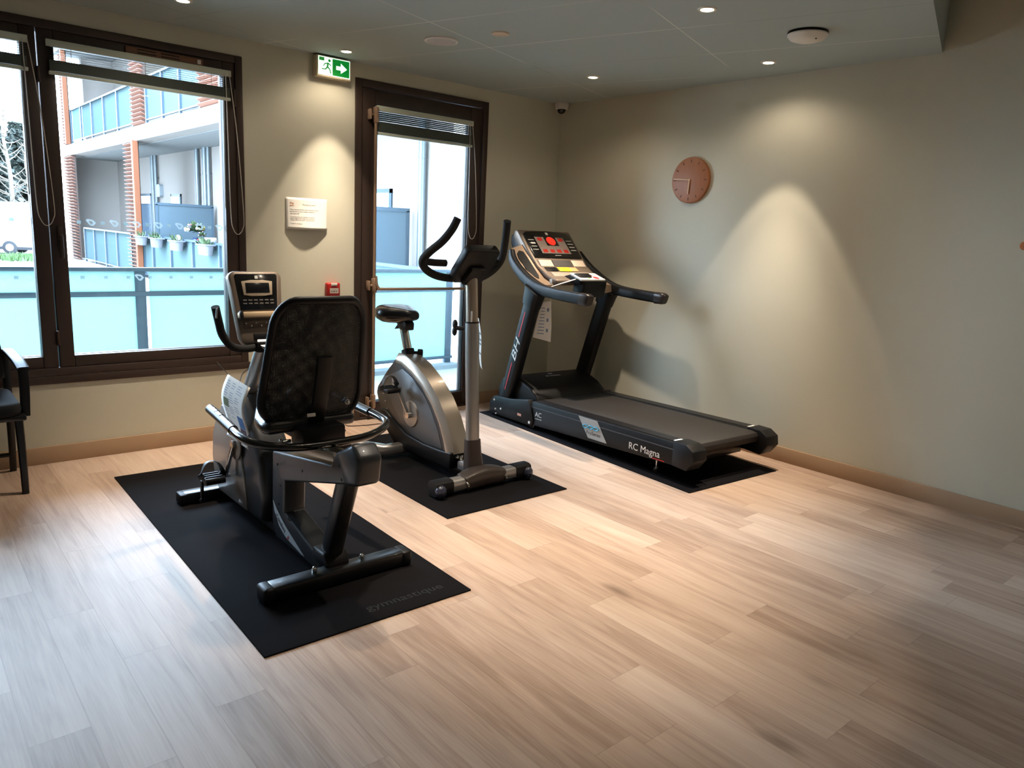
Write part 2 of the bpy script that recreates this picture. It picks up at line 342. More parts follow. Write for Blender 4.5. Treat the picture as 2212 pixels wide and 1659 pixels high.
def mesh_fabric(name, cell, rot):
    m = bpy.data.materials.new(name); m.use_nodes = True; t = m.node_tree; b = t.nodes['Principled BSDF']
    b.inputs['Base Color'].default_value = C(10, 9, 9); b.inputs['Roughness'].default_value = 0.7
    tc = node(t, 'ShaderNodeTexCoord'); mp = node(t, 'ShaderNodeMapping'); mp.inputs['Rotation'].default_value = (0, rot, 0); t.links.new(tc.outputs['Object'], mp.inputs[0])
    s = node(t, 'ShaderNodeSeparateXYZ'); t.links.new(mp.outputs[0], s.inputs[0]); o = []
    for i in (0, 2):
        d = node(t, 'ShaderNodeMath', operation='MULTIPLY'); t.links.new(s.outputs[i], d.inputs[0]); d.inputs[1].default_value = 2*PI/cell
        q = node(t, 'ShaderNodeMath', operation='SINE'); t.links.new(d.outputs[0], q.inputs[0]); o.append(q.outputs[0])
    p = node(t, 'ShaderNodeMath', operation='ADD'); t.links.new(o[0], p.inputs[0]); t.links.new(o[1], p.inputs[1])
    g = node(t, 'ShaderNodeMapRange'); g.inputs[1].default_value = -0.3; g.inputs[2].default_value = 0.9; t.links.new(p.outputs[0], g.inputs[0])
    k = node(t, 'ShaderNodeMath', operation='MULTIPLY_ADD'); t.links.new(g.outputs[0], k.inputs[0]); k.inputs[1].default_value = -0.30; k.inputs[2].default_value = 1.0
    t.links.new(k.outputs[0], b.inputs['Alpha']); return m
def stone_mat():
    m = bpy.data.materials.new('white_ledgestone'); m.use_nodes = True; t = m.node_tree; b = t.nodes['Principled BSDF']
    tc = node(t, 'ShaderNodeTexCoord'); mp = node(t, 'ShaderNodeMapping'); mp.inputs['Rotation'].default_value = (PI/2, 0, PI/2); t.links.new(tc.outputs['Object'], mp.inputs[0])
    br = node(t, 'ShaderNodeTexBrick'); br.inputs['Scale'].default_value = 1.0; br.inputs['Brick Width'].default_value = 0.26; br.inputs['Row Height'].default_value = 0.085; br.inputs['Mortar Size'].default_value = 0.006
    br.inputs['Color1'].default_value = C(236, 240, 240); br.inputs['Color2'].default_value = C(222, 228, 230); br.inputs['Mortar'].default_value = C(140, 150, 158)
    t.links.new(mp.outputs[0], br.inputs[0]); t.links.new(br.outputs[0], b.inputs['Base Color']); b.inputs['Roughness'].default_value = 0.9
    nz = node(t, 'ShaderNodeTexNoise'); nz.inputs['Scale'].default_value = 25; bp = node(t, 'ShaderNodeBump'); bp.inputs['Strength'].default_value = 0.6; t.links.new(nz.outputs[0], bp.inputs['Height']); t.links.new(bp.outputs[0], b.inputs['Normal'])
    return m
floorm = floor_mat(); ceilm = ceil_mat(); glassm = glass_mat('window_glass'); frost = frosted_mat('frosted_glass', (172, 200, 198), 0.10)
frostw = frosted_mat('tinted_balcony_glass', (132, 156, 160), 0.35); screenm = frosted_mat('frosted_privacy_glass', (112, 128, 138), 0.1)
decalm = frosted_mat('white_film_decal', (190, 200, 200), 0.55); stonem = stone_mat()
exitg = M('exit_green', (0, 110, 40), 0.4, emit=(0, 150, 50), es=0.55); exitw = M('exit_white', (220, 240, 225), 0.4, emit=(225, 255, 235), es=1.3)
lampm = M('lamp_lens', (255, 240, 215), 0.4, emit=(255, 226, 180), es=24)

# ================================================================== room shell
def st(name, mb, m, smooth=0): return mb.build(name, m, None, smooth, 'structure')
st('floor', MB().bb(-7.2, 0, -8, 0.0, -0.1, 0), floorm)
WX0, WX1, WZ0, WZ1 = -4.985, -2.722, 0.505, 2.397
DX0, DX1, DZ1 = -1.947, -0.79, 2.406
wl = MB()
for a in ((-7.2, WX0, 0, 3.1), (WX0, WX1, 0, WZ0), (WX0, WX1, WZ1, 3.1), (WX1, DX0, 0, 3.1), (DX0, DX1, DZ1, 3.1), (DX1, 0.0, 0, 3.1)):
    wl.bb(a[0], a[1], 0, 0.11, a[2], a[3])
st('wall_left', wl, wallm)
st('wall_right', MB().bb(0, 0.2, -8, 0.24, 0, 3.1), wallm)
st('wall_back', MB().bb(-7.2, 0, -8.2, -8, 0, 3.1), wallm)
st('wall_side', MB().bb(-7.4, -7.2, -8, 0.24, 0, 3.1), wallm)
ed = lambda x: -2.985+x*math.tan(math.radians(18))
st('ceiling', MB().prism([(0, 0), (-7.2, 0), (-7.2, ed(-7.2)), (0, ed(0))], 'z', 2.5, 2.9), ceilm)
st('ceiling_upper', MB().bb(-7.2, 0, -8, 0, 2.9, 3.1), M('upper_ceiling_paint', (205, 200, 185), 0.9, var=0.02))
def skirt(name, mb): return st(name, mb, basem, 30)
bl = MB()
for a, b in ((-7.2, DX0), (DX1, -0.014)): bl.bb(a, b, -0.014, -0.0005, 0.0, 0.1, 0.003)
skirt('baseboard_left', bl)
skirt('baseboard_right', MB().bb(-0.014, -0.0005, -8, -0.0005, 0.0, 0.1, 0.003))

# ---- window
win = MB()
def ring(mb, x0, x1, z0, z1, w, y0, y1, bev=0.004, wb=None):
    wb = wb or w
    mb.bb(x0, x0+w, y0, y1, z0, z1, bev); mb.bb(x1-w, x1, y0, y1, z0, z1, bev); mb.bb(x0+w, x1-w, y0, y1, z1-w, z1, bev); mb.bb(x0+w, x1-w, y0, y1, z0, z0+wb, bev)
ring(win, WX0, WX1, WZ0, WZ1, 0.045, -0.008, 0.10)
window = win.build('window_1', framem, None, 30, 'structure')
def sub(name, mb, m, parent, smooth=30, label=None):
    return mb.build(name, m, parent, smooth, None, label)
MUL = -3.803
for i, (a, b) in enumerate(((WX0+0.045, MUL-0.003), (MUL+0.003, WX1-0.045))):
    sm = MB(); ring(sm, a, b, WZ0+0.045, WZ1-0.045, 0.075, 0.0, 0.085, 0.006, 0.066); sash = sub('window_sash', sm, framem, window)
    ga, gb = a+0.07, b-0.07
    sub('glazing_gasket', MB().bb(ga-.001, ga+.006, .03, .05, .61, 2.28).bb(gb-.006, gb+.001, .03, .05, .61, 2.28).bb(ga, gb, .03, .05, .608, .616), blackp, window)
    sub('glass_pane', MB().bb(ga, gb, 0.045, 0.051, 0.60, 2.285), glassm, window, 0)
    dm = MB(); fr = Fr((0, 0.0435, 0), (1, 0, 0), (0, 0, 1)); k = 0; xx = gb-0.035
    while xx > ga+0.03:
        for zz in (1.365, 1.055):
            if k % 2: dm.fpoly(fr, [(xx-.011, zz-.009), (xx+.011, zz-.009), (xx+.011, zz+.009), (xx-.011, zz+.009)], 0, .0008)
            else:
                o_ = [(-.026, .012), (-.017, .02), (.012, .015), (.026, -.001), (.01, -.02), (-.004, -.018)]; n_ = len(o_)
                vs = [fr.pt(xx+p[0], zz+p[1], 0) for p in o_]+[fr.pt(xx+p[0]*.45, zz+p[1]*.45, 0) for p in o_]
                dm.raw(vs, [(j, (j+1) % n_, n_+(j+1) % n_, n_+j) for j in range(n_)])
        k += 1; xx -= 0.06
    sub('safety_decals', dm, decalm, window, 0, 'two rows of small white film decals')
hm = MB()
for z in (0.72, 2.12): hm.cyl((MUL, -0.008, z-.04), (MUL, -0.008, z+.04), 0.009, n=12)
hm.cyl((-2.775, -0.006, 2.1), (-2.775, -0.006, 2.2), 0.008, n=10)
sub('window_hinge', hm, framem, window)
hh = MB().box((MUL+.045, -.012, 1.28), (.028, .016, .12), None, .006).box((MUL+.045, -.035, 1.23), (.022, .02, .13), None, .008)
sub('window_handle', hh, framem, window)
tv = MB().box((-3.17, -0.012, 2.318), (0.42, 0.024, 0.042), None, .006)
tvo = sub('trickle_vent', tv, M('bronze_vent', (120, 84, 62), 0.4, var=.05), window)
ts = MB()
for r_ in (-.006, .009):
    for q in (-.12, .005): ts.box((-3.15+q, -0.0245, 2.318+r_), (.1, .002, .005))
sub('vent_slot', ts, blackp, tvo); sub('vent_slider', MB().box((-2.985, -.027, 2.318), (.02, .01, .024), None, .002), whitep, tvo)
st('trim_1', MB().bb(WX0-.01, WX1+.012, -0.010, -0.0005, WZ0-.046, WZ0-.001, .004), framem, 30)

# ---- glazed door
dm = MB()
ring(dm, DX0, DX1, 0.0, DZ1, 0.05, -0.012, 0.10, .004, .02)
door = dm.build('door_1', framem, None, 30, 'structure')
lf = MB(); ring(lf, DX0+.055, DX1-.055, 0.02, DZ1-.055, 0.105, 0.0, 0.08, .006); sub('door_leaf', lf, framem, door)
sub('glazing_gasket', MB().bb(-1.79, -1.782, .02, .05, .122, 2.25).bb(-.955, -.947, .02, .05, .122, 2.25).bb(-1.79, -.95, .02, .05, .12, .128), blackp, door)
sub('glass_pane', MB().bb(-1.792, -0.945, 0.045, 0.051, 0.115, 2.255), glassm, door, 0)
rodm = M('beige_metal', (168, 140, 118), 0.4, metal=0.5, var=0.05)
pb = MB().cyl((-1.80, -.03, .06), (-1.80, -.03, 2.2), .011, n=12)
push = sub('panic_bar', pb, rodm, door)
for z in (2.18, 1.0, 0.14):
    b_ = MB().box((-1.80, -.028, z), (.03, .05, .11), None, .012).box((-1.845, -.024, z), (.018, .04, .07), None, .006).cyl((-1.85, -.024, z), (-1.8, -.024, z), .009, n=10)
    sub('bar_bracket', b_, rodm, push)
sub('push_rail', MB().tube([(-1.797, -.05, 1.07), (-1.793, -.055, 1.01), (-1.775, -.06, .982), (-1.74, -.06, .977), (-1.2, -.06, .974), (-.93, -.06, .972)], .0105, 10, 5), rodm, push)
sub('bar_bracket', MB().box((-.915, -.04, .972), (.03, .07, .09), None, .01), rodm, push)
sub('door_hinge', MB().cyl((-.845, -.01, .13), (-.845, -.01, .2), .007, n=10).box((-.855, -.006, .14), (.02, .01, .03)), whitep, door)

# ---- venetian blinds
def blind(label, x0, x1, zt, gap, nst, loop_x, loop_z, wand=True, tilt=12):
    t = thing('venetian_blind', label, 'blind', ((x0+x1)/2, -.03, zt-.25), 0, 'raised venetian blinds')
    MB().bb(x0, x1, -.034, -.013, zt-.036, zt, .003).build('headrail', slatm, t, 30)
    sl = MB(); z = zt-.045
    for k in range(5):
        sl.box(((x0+x1)/2, -.023, z), (x1-x0-.02, .024, .0012), rotm('X', tilt)); z -= gap
    for k in range(nst):
        sl.box(((x0+x1)/2, -.023, z), (x1-x0-.02, .024, .0028)); z -= .0036
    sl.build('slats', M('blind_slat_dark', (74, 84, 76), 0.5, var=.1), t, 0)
    MB().bb(x0+.006, x1-.006, -.035, -.011, z-.018, z, .003).build('bottom_rail', slatm, t, 30)
    for q in (.12, .5, .88): MB().cyl((x0+(x1-x0)*q, -.023, z), (x0+(x1-x0)*q, -.023, zt-.03), .0012, n=6).build('lift_cord', cordm, t, 0)
    mb = MB().tube([(loop_x, -.036, zt-.02), (loop_x+.004, -.04, (zt+loop_z)/2), (loop_x+.008, -.042, loop_z+.12), (loop_x+.022, -.042, loop_z+.03), (loop_x+.05, -.042, loop_z), (loop_x+.08, -.042, loop_z+.035), (loop_x+.088, -.042, loop_z+.13), (loop_x+.06, -.04, (zt+loop_z)/2+.1), (loop_x+.022, -.036, zt-.02)], .0026, 6, 6)
    mb.build('pull_cord', cordm, t, 60)
    if wand: MB().cyl((loop_x-.012, -.03, zt-.03), (loop_x-.02, -.03, loop_z+.16), .0035, n=8).build('tilt_wand', M('clear_wand', (196, 206, 214), .2, var=.02), t)
    return t
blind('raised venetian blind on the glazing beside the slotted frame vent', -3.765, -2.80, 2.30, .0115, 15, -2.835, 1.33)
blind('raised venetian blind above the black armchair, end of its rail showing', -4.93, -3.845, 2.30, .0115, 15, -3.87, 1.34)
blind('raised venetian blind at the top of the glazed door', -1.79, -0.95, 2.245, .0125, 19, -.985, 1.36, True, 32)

# ---- ceiling fittings
def downlight(x, y, label, lit=True, group='round ceiling downlights'):
    t = thing('ceiling_downlight', label, 'downlight', (x, y, 2.5), 0, group)
    MB().lathe([(.030, -.004), (.034, -.006), (.043, -.005), (.046, 0.0), (.03, 0.0), (.030, -.004)], (x, y, 2.4995)).build('trim_ring', whitep, t)
    MB().cyl((x, y, 2.4945), (x, y, 2.4985), .0305, n=28).build('lens', lampm if lit else whitep, t)
    if lit:
        for nm, wv, ang, bl_, rad in (('beam', SPOT_W, 58, .22, .022), ('core', CORE_W, 50, 1.0, .022), ('glow', GLOW_W, 150, .6, .03)):
            l = bpy.data.lights.new(nm, 'SPOT'); l.energy = wv; l.color = WARM; l.spot_size = math.radians(ang); l.spot_blend = bl_; l.shadow_soft_size = rad
            o = bpy.data.objects.new(nm, l); COL.objects.link(o); o.location = (0, 0, -.034); o.parent = t
    return t
downlight(-2.149, -.255, 'lit ceiling downlight beside the green exit sign')
downlight(-.665, -.991, 'lit ceiling downlight nearest the dome camera in the corner')
downlight(-.353, -2.143, 'lit ceiling downlight between the smoke detector dome and the clock wall')
downlight(-1.455, -2.484, 'largest lit ceiling downlight, in the middle of the ceiling')
downlight(-3.235, -.573, 'lit ceiling downlight cut by the top edge above the window')
for x, y in ((-2.86, -1.71), (-2.50, -2.83)):
    downlight(x, y, 'lit ceiling downlight further along the rows, outside the picture', True)
t = thing('unlit_spotlight', 'small unlit round ceiling fitting next to the larger round speaker', 'light fitting', (-1.796, -1.364, 2.5))
MB().lathe([(0, -.003), (.034, -.004), (.038, -.007), (.048, -.005), (.05, 0), (0, 0)], (-1.796, -1.364, 2.4995)).build('trim_ring', M('cream_plastic', (214, 196, 172), .6, var=.03), t)
t = thing('ceiling_speaker', 'white round flush speaker grille in the ceiling panels', 'speaker', (-1.918, -.969, 2.5))
MB().lathe([(.084, -.004), (.088, -.009), (.098, -.007), (.1, 0), (.084, 0), (.084, -.004)], (-1.918, -.969, 2.4995), n=40).build('rim', whitep, t)
MB().cyl((-1.918, -.969, 2.4945), (-1.918, -.969, 2.4985), .085, n=40).build('grille', M('speaker_grille', (196, 190, 186), .7, var=.15, scale=300, bump=.4, bscale=700), t)
t = thing('smoke_detector', 'white domed detector disc hanging under the ceiling', 'detector', (-.808, -2.64, 2.5))
MB().lathe([(0, 0), (.098, 0), (.1, -.008), (.086, -.012), (0, -.012)], (-.808, -2.64, 2.4995), n=40).build('base', blackp, t)
MB().lathe([(.1, -.012), (.1, -.018), (.085, -.034), (.055, -.044), (0, -.046)], (-.808, -2.64, 2.4995), n=40).build('cover', whitep, t)
MB().sph((-.83, -2.70, 2.4565), .004, 8).build('indicator_light', inkm, t)
t = thing('security_camera', 'small white dome camera in the corner under the ceiling', 'camera', (-.075, -.075, 2.4))
MB().lathe([(0, 0), (.056, 0), (.058, -.02), (.05, -.052), (.036, -.054), (0, -.054)], (-.075, -.075, 2.4995)).build('housing', whitep, t)
MB().lathe([(.036, -.054), (.034, -.068), (.022, -.084), (0, -.09)], (-.075, -.075, 2.4995)).build('lens_dome', blackg, t)

# ---- things on the walls
t = thing('exit_sign', 'green and white illuminated emergency exit sign with running figure and arrow', 'sign', (-2.134, -.03, 2.36))
MB().box((-2.134, -.032, 2.425), (.246, .062, .132), None, .008).build('sign_case', M('cream_case', (206, 192, 164), .5, var=.03), t)
fr = Fr((-2.134, -.0645, 2.427), (1, 0, 0), (0, 0, 1))
MB().fbox(fr, (-.113, .113), (-.056, .056), (-.001, .001), .0).build('sign_face', exitw, t, 0)
MB().fbox(fr, (-.014, .108), (-.051, .051), (.0008, .002)).fbox(fr, (-.108, -.072), (.03, .051), (.0008, .002)).build('green_field', exitg, t, 0)
MB().fpoly(fr, [(.012, .012), (.045, .012), (.045, .032), (.09, 0), (.045, -.032), (.045, -.012), (.012, -.012)], .0021, .003).build('arrow', exitw, t, 0)
rm = MB().fpoly(fr, circ(.009, 14, -.036, .036), .001, .0025)
for a, b, w in (((-.046, .022), (-.05, -.004), .011), ((-.046, .02), (-.07, .012), .006), ((-.07, .012), (-.078, -.002), .005), ((-.044, .02), (-.025, .006), .006), ((-.05, -.004), (-.034, -.016), .008), ((-.034, -.016), (-.026, -.042), .007), ((-.05, -.004), (-.064, -.02), .008), ((-.064, -.02), (-.09, -.02), .006)):
    d = Vector((b[0]-a[0], b[1]-a[1])).normalized(); q = Vector((-d.y, d.x))*w/2
    rm.fpoly(fr, [(a[0]+q.x, a[1]+q.y), (a[0]-q.x, a[1]-q.y), (b[0]-q.x, b[1]-q.y), (b[0]+q.x, b[1]+q.y)], .001, .0024)
rm.build('running_figure', exitg, t, 0)
# A4 notice, bowed away from the wall at the bottom
t = thing('paper_notice', 'white printed sheet taped to the wall beside the glazed door', 'notice', (-2.305, -.02, 1.377))
nx, nz_ = 16, 12; vs = []; fs = []
def bow(a, b): return -.003-.026*(1-b)**1.3*math.sin(PI*(a*.92+.04))
for j in range(nz_+1):
    for i in range(nx+1):
        a, b = i/nx, j/nz_; vs.append((-2.452+.294*a, bow(a, b), 1.377+.206*b))
for j in range(nz_):
    for i in range(nx): k = j*(nx+1)+i; fs.append((k, k+1, k+nx+2, k+nx+1))
pm = MB().raw(vs, fs); po = pm.build('sheet', paperm, t, 60)
sm_ = po.modifiers.new('thick', 'SOLIDIFY'); sm_.thickness = .0006
tx = MB()
def onpaper(fr0, txt, a, b, size, **k):
    m0 = MB().ftext(fr0, txt, a, b, size, **k)
    tx.raw([Vector((-2.452+v.x, bow(v.x/.294, v.z/.206)-.0012+v.y*.2, 1.377+v.z)) for v in m0.v], m0.f)
f0 = Fr((0, 0, 0), (1, 0, 0), (0, 0, 1))
onpaper(f0, 'Planning du coach', .115, .158, .013, ex=.0003)
for i, s_ in enumerate(('Pour votre sécurité, merci de bien vouloir', 'lire la notice avant chaque utilisation', 'des appareils')): onpaper(f0, s_, .028, .125-.013*i, .0118, ex=.0003)
for i, s_ in enumerate(('Il est nécessaire de nettoyer le matériel', 'après usage et de ranger les accessoires', 'utilisés. Merci de votre compréhension.')): onpaper(f0, s_, .028, .078-.0105*i, .0105, ex=.0002)
onpaper(f0, 'Toute la résidence', .028, .034, .0105, ex=.0002)
tx.build('printed_text', inkm, t, 0)
lg = MB()
for q in ((.034, .17), (.048, .166)):
    lg.raw([Vector((-2.452+q[0]+p[0], bow((q[0]+p[0])/.294, .8)-.0014, 1.377+q[1]+p[1])) for p in circ(.006, 10)], [tuple(range(10))])
lg.raw([Vector((-2.452+.026+a, bow(.1, .73)-.0014, 1.377+.15+b)) for a, b in ((0, 0), (.034, 0), (.034, .006), (0, .006))], [(0, 1, 2, 3)])
lg.build('printed_emblem', M('orange_print', (196, 140, 110), .8, var=.05), t, 0)
t = thing('fire_alarm_point', 'small red manual fire alarm box above the recumbent bike backrest', 'alarm', (-2.125, -.03, .92))
MB().box((-2.125, -.022, .972), (.098, .044, .1), None, .01, 3).build('case', redm, t)
fr = Fr((-2.125, -.0445, .972), (1, 0, 0), (0, 0, 1))
MB().fbox(fr, (-.022, .024), (.03, .05), (0, .002), .001).build('white_tab', whitep, t)
MB().fbox(fr, (-.032, .034), (-.022, .014), (0, .0015)).build('break_glass', M('pale_label', (190, 176, 166), .4, var=.05), t)
MB().fpoly(fr, [(-.024, -.008), (-.014, -.003), (-.014, -.013)], .0016, .002).fpoly(fr, [(.024, -.008), (.014, -.003), (.014, -.013)], .0016, .002).fpoly(fr, circ(.005, 12, 0, -.008), .0016, .002).build('press_symbol', inkm, t)
# wooden clock on the right wall
t = thing('wall_clock', 'round wooden wall clock with pale hands reading quarter to six', 'clock', (-.02, -1.405, 1.69))
ck = Vector((-.0005, -1.403, 1.856))
MB().lathe([(0, .026), (.150, .026), (.160, .022), (.162, .012), (.160, 0), (0, 0)], ck, (-1, 0, 0), 64).build('clock_face', woodclock, t)
fr = Fr(ck+Vector((-.0265, 0, 0)), (0, -1, 0), (0, 0, 1)); hmk = M('burnt_marks', (96, 54, 30), .7)
for k in range(12):
    a = 2*PI*k/12; r0, r1 = .122, .142; d = Vector((math.sin(a), math.cos(a))); q = Vector((-d.y, d.x))*.0035
    MB().fpoly(fr, [tuple(d*r0+q), tuple(d*r0-q), tuple(d*r1-q), tuple(d*r1+q)], 0, .0008).build('hour_mark', hmk, t, 0)
for ang, ln, w in ((273, .142, .0045), (182, .098, .005)):
    a = math.radians(ang); d = Vector((math.sin(a), math.cos(a))); q = Vector((-d.y, d.x))*w
    MB().fpoly(fr, [tuple(q-d*.008), tuple(-q-d*.008), tuple(d*ln-q), tuple(d*ln+q)], .004, .007, .001).build('clock_hand', woodpale, t)
MB().cyl(fr.pt(0, 0, 0), fr.pt(0, 0, .008), .007, n=16).build('hand_pin', woodpale, t)
t = thing('wall_peg', 'small round wooden peg on the wall at the picture edge', 'peg', (-.02, -3.54, 1.46))
MB().cyl((-.0005, -3.545, 1.485), (-.03, -3.545, 1.485), .01, n=16).build('stem', postm, t)
MB().lathe([(0, .012), (.018, .011), (.022, .005), (.018, 0), (0, 0)], (-.03, -3.545, 1.485), (-1, 0, 0), 24).build('knob', postm, t)
# ================================================================== mats
def mat_(label, cx, cy, ang, text=None, w=.85, l=2.15):
    t = thing('exercise_mat', label, 'mat', (cx, cy, 0), ang, 'black rubber floor mats', world=False)
    MB().box((0, 0, .0035), (w, l, .006), None, .0015).build('mat_sheet', rubberm, t, 30)
    if text:
        fr = Fr((.0, -l/2, .0066), (1, 0, 0), (0, 1, 0))
        MB().ftext(fr, text, w/2-.08, .075, .06, c=.0001, ex=.0002, align='RIGHT', sx=1.15).build('embossed_text', M('mat_embossing', (10, 10, 11), .9), t, 0)
    return t
mat_('black rubber mat under the recumbent bike, nearest the camera', -3.250, -1.545, math.radians(-.9), 'gymnastique')
mat_('black rubber mat under the upright bike, middle of the three', -2.058, -1.205, math.radians(-.6), None, .83, 1.51)
mat_('black rubber mat under the treadmill, along the clock wall', -.604, -1.357, math.radians(-3.5))
# ================================================================== recumbent bike
MT = 0.0068
rb = thing('recumbent_bike', 'grey recumbent exercise bike with a mesh backrest, on the nearest mat', 'exercise bike', (-3.235, -1.65, MT))
cx = -3.235
sf = MB().bb(cx-.245, cx+.245, -1.10, -1.025, .012, .066, .008).build('front_stabilizer', blackmetal, rb)
for s_ in (-1, 1): MB().box((cx+s_*.245, -1.062, .036), (.045, .085, .058), None, .012).build('end_cap', blackp, sf)
MB().bb(cx-.04, cx+.04, -2.24, -1.05, .030, .075, .006).build('base_beam', greym, rb)
hs = [(-1.67, .06), (-1.12, .055), (-1.05, .10), (-1.02, .22), (-1.03, .34), (-1.09, .46), (-1.18, .555), (-1.27, .612), (-1.40, .612), (-1.50, .545), (-1.60, .44), (-1.66, .33), (-1.685, .2)]
hou = MB().prism(hs, 'x', cx-.078, cx+.078, .03, 3).build('drive_housing', greym, rb)
fp = [(-1.50, .075), (-1.13, .07), (-1.07, .12), (-1.045, .24), (-1.06, .35), (-1.12, .46), (-1.2, .53), (-1.30, .53), (-1.40, .42), (-1.46, .25)]
MB().prism(fp, 'x', cx-.086, cx-.07, .006).prism(fp, 'x', cx+.07, cx+.086, .006).build('side_panel', silverm, hou)
fr = Fr((cx-.087, -1.40, .1), (0, -1, 0), (0, 0, 1))
MB().ftext(fr, 'BH', .0, -.01, .026, shear=.3, sx=1.4).build('brand_lettering', whiteink, hou)
MB().cyl((cx-.087, -1.385, .375), (cx-.095, -1.385, .375), .075, n=36, bev=.003).build('crank_disc', taupe, rb)
MB().cyl((cx+.087, -1.385, .375), (cx+.095, -1.385, .375), .075, n=36, bev=.003).build('crank_disc', taupe, rb)
def crank(par, ax, ay, az, py, pz, s_, strapdir=1):
    """crank arm + pedal with strap on side s_"""
    c = MB().tube([(ax, ay, az), (ax+s_*.012, (ay+py)/2, (az+pz)/2), (ax+s_*.02, py, pz)], .011, 10, 4).cyl((ax-s_*.02, ay, az), (ax+s_*.012, ay, az), .02, n=16).cyl((ax, py, pz), (ax+s_*.045, py, pz), .009, n=10)
    ca = c.build('crank_arm', chromem, par)
    px = ax+s_*.085
    pd = MB().prism([(py-.055, pz-.016), (py+.055, pz-.016), (py+.062, pz), (py+.05, pz+.014), (py-.05, pz+.014), (py-.062, pz)], 'x', px-.046, px+.046, .005)
    for q in (-.03, 0, .03): pd.box((px, py+q, pz+.016), (.08, .008, .006))
    p = pd.build('pedal', blackp, par)
    sm = MB().tube([(px-.046, py, pz), (px-.05, py, pz+.03), (px-.03, py+.005, pz+.072), (px, py+.01, pz+.083), (px+.03, py+.005, pz+.072), (px+.05, py, pz+.03), (px+.046, py, pz)], 1.0, 10, 5, sec=(.017, .002), up=(0, 0.2, 1))
    sm.build('pedal_strap', M('pedal_strap_rubber', (40, 44, 50), .5, var=.1), p)
    return p
pl_ = crank(rb, cx-.098, -1.385, .375, -1.325, .205, -1)
MB().box((cx-.228, -1.315, .155), (.012, .022, .09), rotm('X', 6), .003).sph((cx-.228, -1.315, .10), .013, 10).build('strap_tail', blackp, pl_)
crank(rb, cx+.098, -1.385, .375, -1.445, .545, 1)
# seat frame: beam, upright and sloping leg in one moulded cover
FX = -3.24
cs = [(-1.735, .428), (-2.29, .515), (-2.335, .577), (-2.455, .632), (-2.50, .585), (-2.485, .50), (-2.385, .462), (-1.862, .322), (-1.852, .175), (-2.20, .088), (-2.20, .03), (-1.76, .03), (-1.72, .10)]
sfr = MB().prism(cs, 'x', FX-.05, FX+.05, .01, 3).build('seat_frame', greym, rb)
MB().prism([(-2.345, .582), (-2.455, .640), (-2.512, .592), (-2.497, .485), (-2.40, .458)], 'x', FX-.053, FX+.053, .018, 3).build('rear_cap', greym, sfr)
lb = MB(); fr = Fr((FX-.0508, -1.755, .172), (0, -1, 0), (0, 0, 1))
lb.fpoly(fr, [(-.015, .03), (.0, -.02), (.05, -.075), (.12, -.105), (.27, -.125), (.30, -.125), (.12, -.055), (.03, -.005)], 0, .0012).build('silver_sticker', labelgrey, sfr, 0)
fr2 = Fr((FX-.0522, -1.765, .158), (0, -.87, -.46), (0, -.46, .87))
MB().ftext(fr2, 'Comfort', .012, -.020, .034, sx=.9, shear=.2).build('sticker_lettering', inkm, sfr, 0)
MB().ftext(fr2, 'II', .145, -.024, .034, shear=.2).build('red_numerals', redp, sfr, 0)
for y, z in ((-1.79, .38), (-1.82, .29), (-1.80, .20), (-2.04, .42), (-2.36, .53), (-2.41, .58), (-2.38, .48), (-1.90, .165)): MB().cyl((FX-.0495, y, z), (FX-.0518, y, z), .006, n=10).build('screw', blackp, sfr, 0)
rl = MB()
for q in (-.03, .03):
    R_ = rotm('X', -8.5); rl.box((FX+q, -2.07, .510), (.016, .44, .036), R_, .003)
rl.box((FX, -2.07, .502), (.05, .44, .012), rotm('X', -8.5)); rl.build('seat_rail', alum, rb)
d0, d1 = Vector((FX, -2.345, .475)), Vector((FX, -2.185, .075))
MB().tube([d0, d1], 1.0, 16, 1, sec=(.042, .036), up=(1, 0, 0)).build('rear_post', blackmetal, rb)
MB().prism([(-2.12, .06), (-2.26, .06), (-2.26, .09), (-2.23, .125), (-2.13, .125)], 'x', FX-.052, FX+.052, .012).build('post_boot', blackp, rb)
rs = MB().bb(FX-.29, FX+.29, -2.30, -2.225, .012, .074, .009).build('rear_stabilizer', blackmetal, rb)
for s_ in (-1, 1):
    MB().box((FX+s_*.30, -2.262, .0405), (.05, .088, .068), None, .015, 3).build('end_cap', blackp, rs)
    MB().cyl((FX+s_*.105, -2.262, .07), (FX+s_*.105, -2.262, .088), .011, n=6).sph((FX+s_*.105, -2.262, .09), .009, 10).build('bolt', chromem, rs)
# seat
SEAT = [(cx-.19, -2.03), (cx+.19, -2.03), (cx+.205, -1.99), (cx+.19, -1.88), (cx+.12, -1.72), (cx+.09, -1.66), (cx+.05, -1.635), (cx-.05, -1.635), (cx-.09, -1.66), (cx-.12, -1.72), (cx-.19, -1.88), (cx-.205, -1.99)]
MB().prism(SEAT, 'z', .585, .635, .018, 3).build('seat_cushion', M('black_leatherette', (18, 18, 20), .3, var=.1, scale=90, bump=.1, coat=.2), rb)
br = MB().box((cx+.01, -2.055, .575), (.19, .12, .085), None, .012).box((cx+.01, -1.9, .555), (.12, .3, .04), None, .006)
brk = br.build('seat_carriage', blackp, rb)
MB().cyl((cx-.095, -2.02, .55), (cx-.13, -2.02, .55), .008, n=12).sph((cx-.137, -2.02, .55), (.008, .014, .014), 12).build('adjuster_knob', chromem, brk)
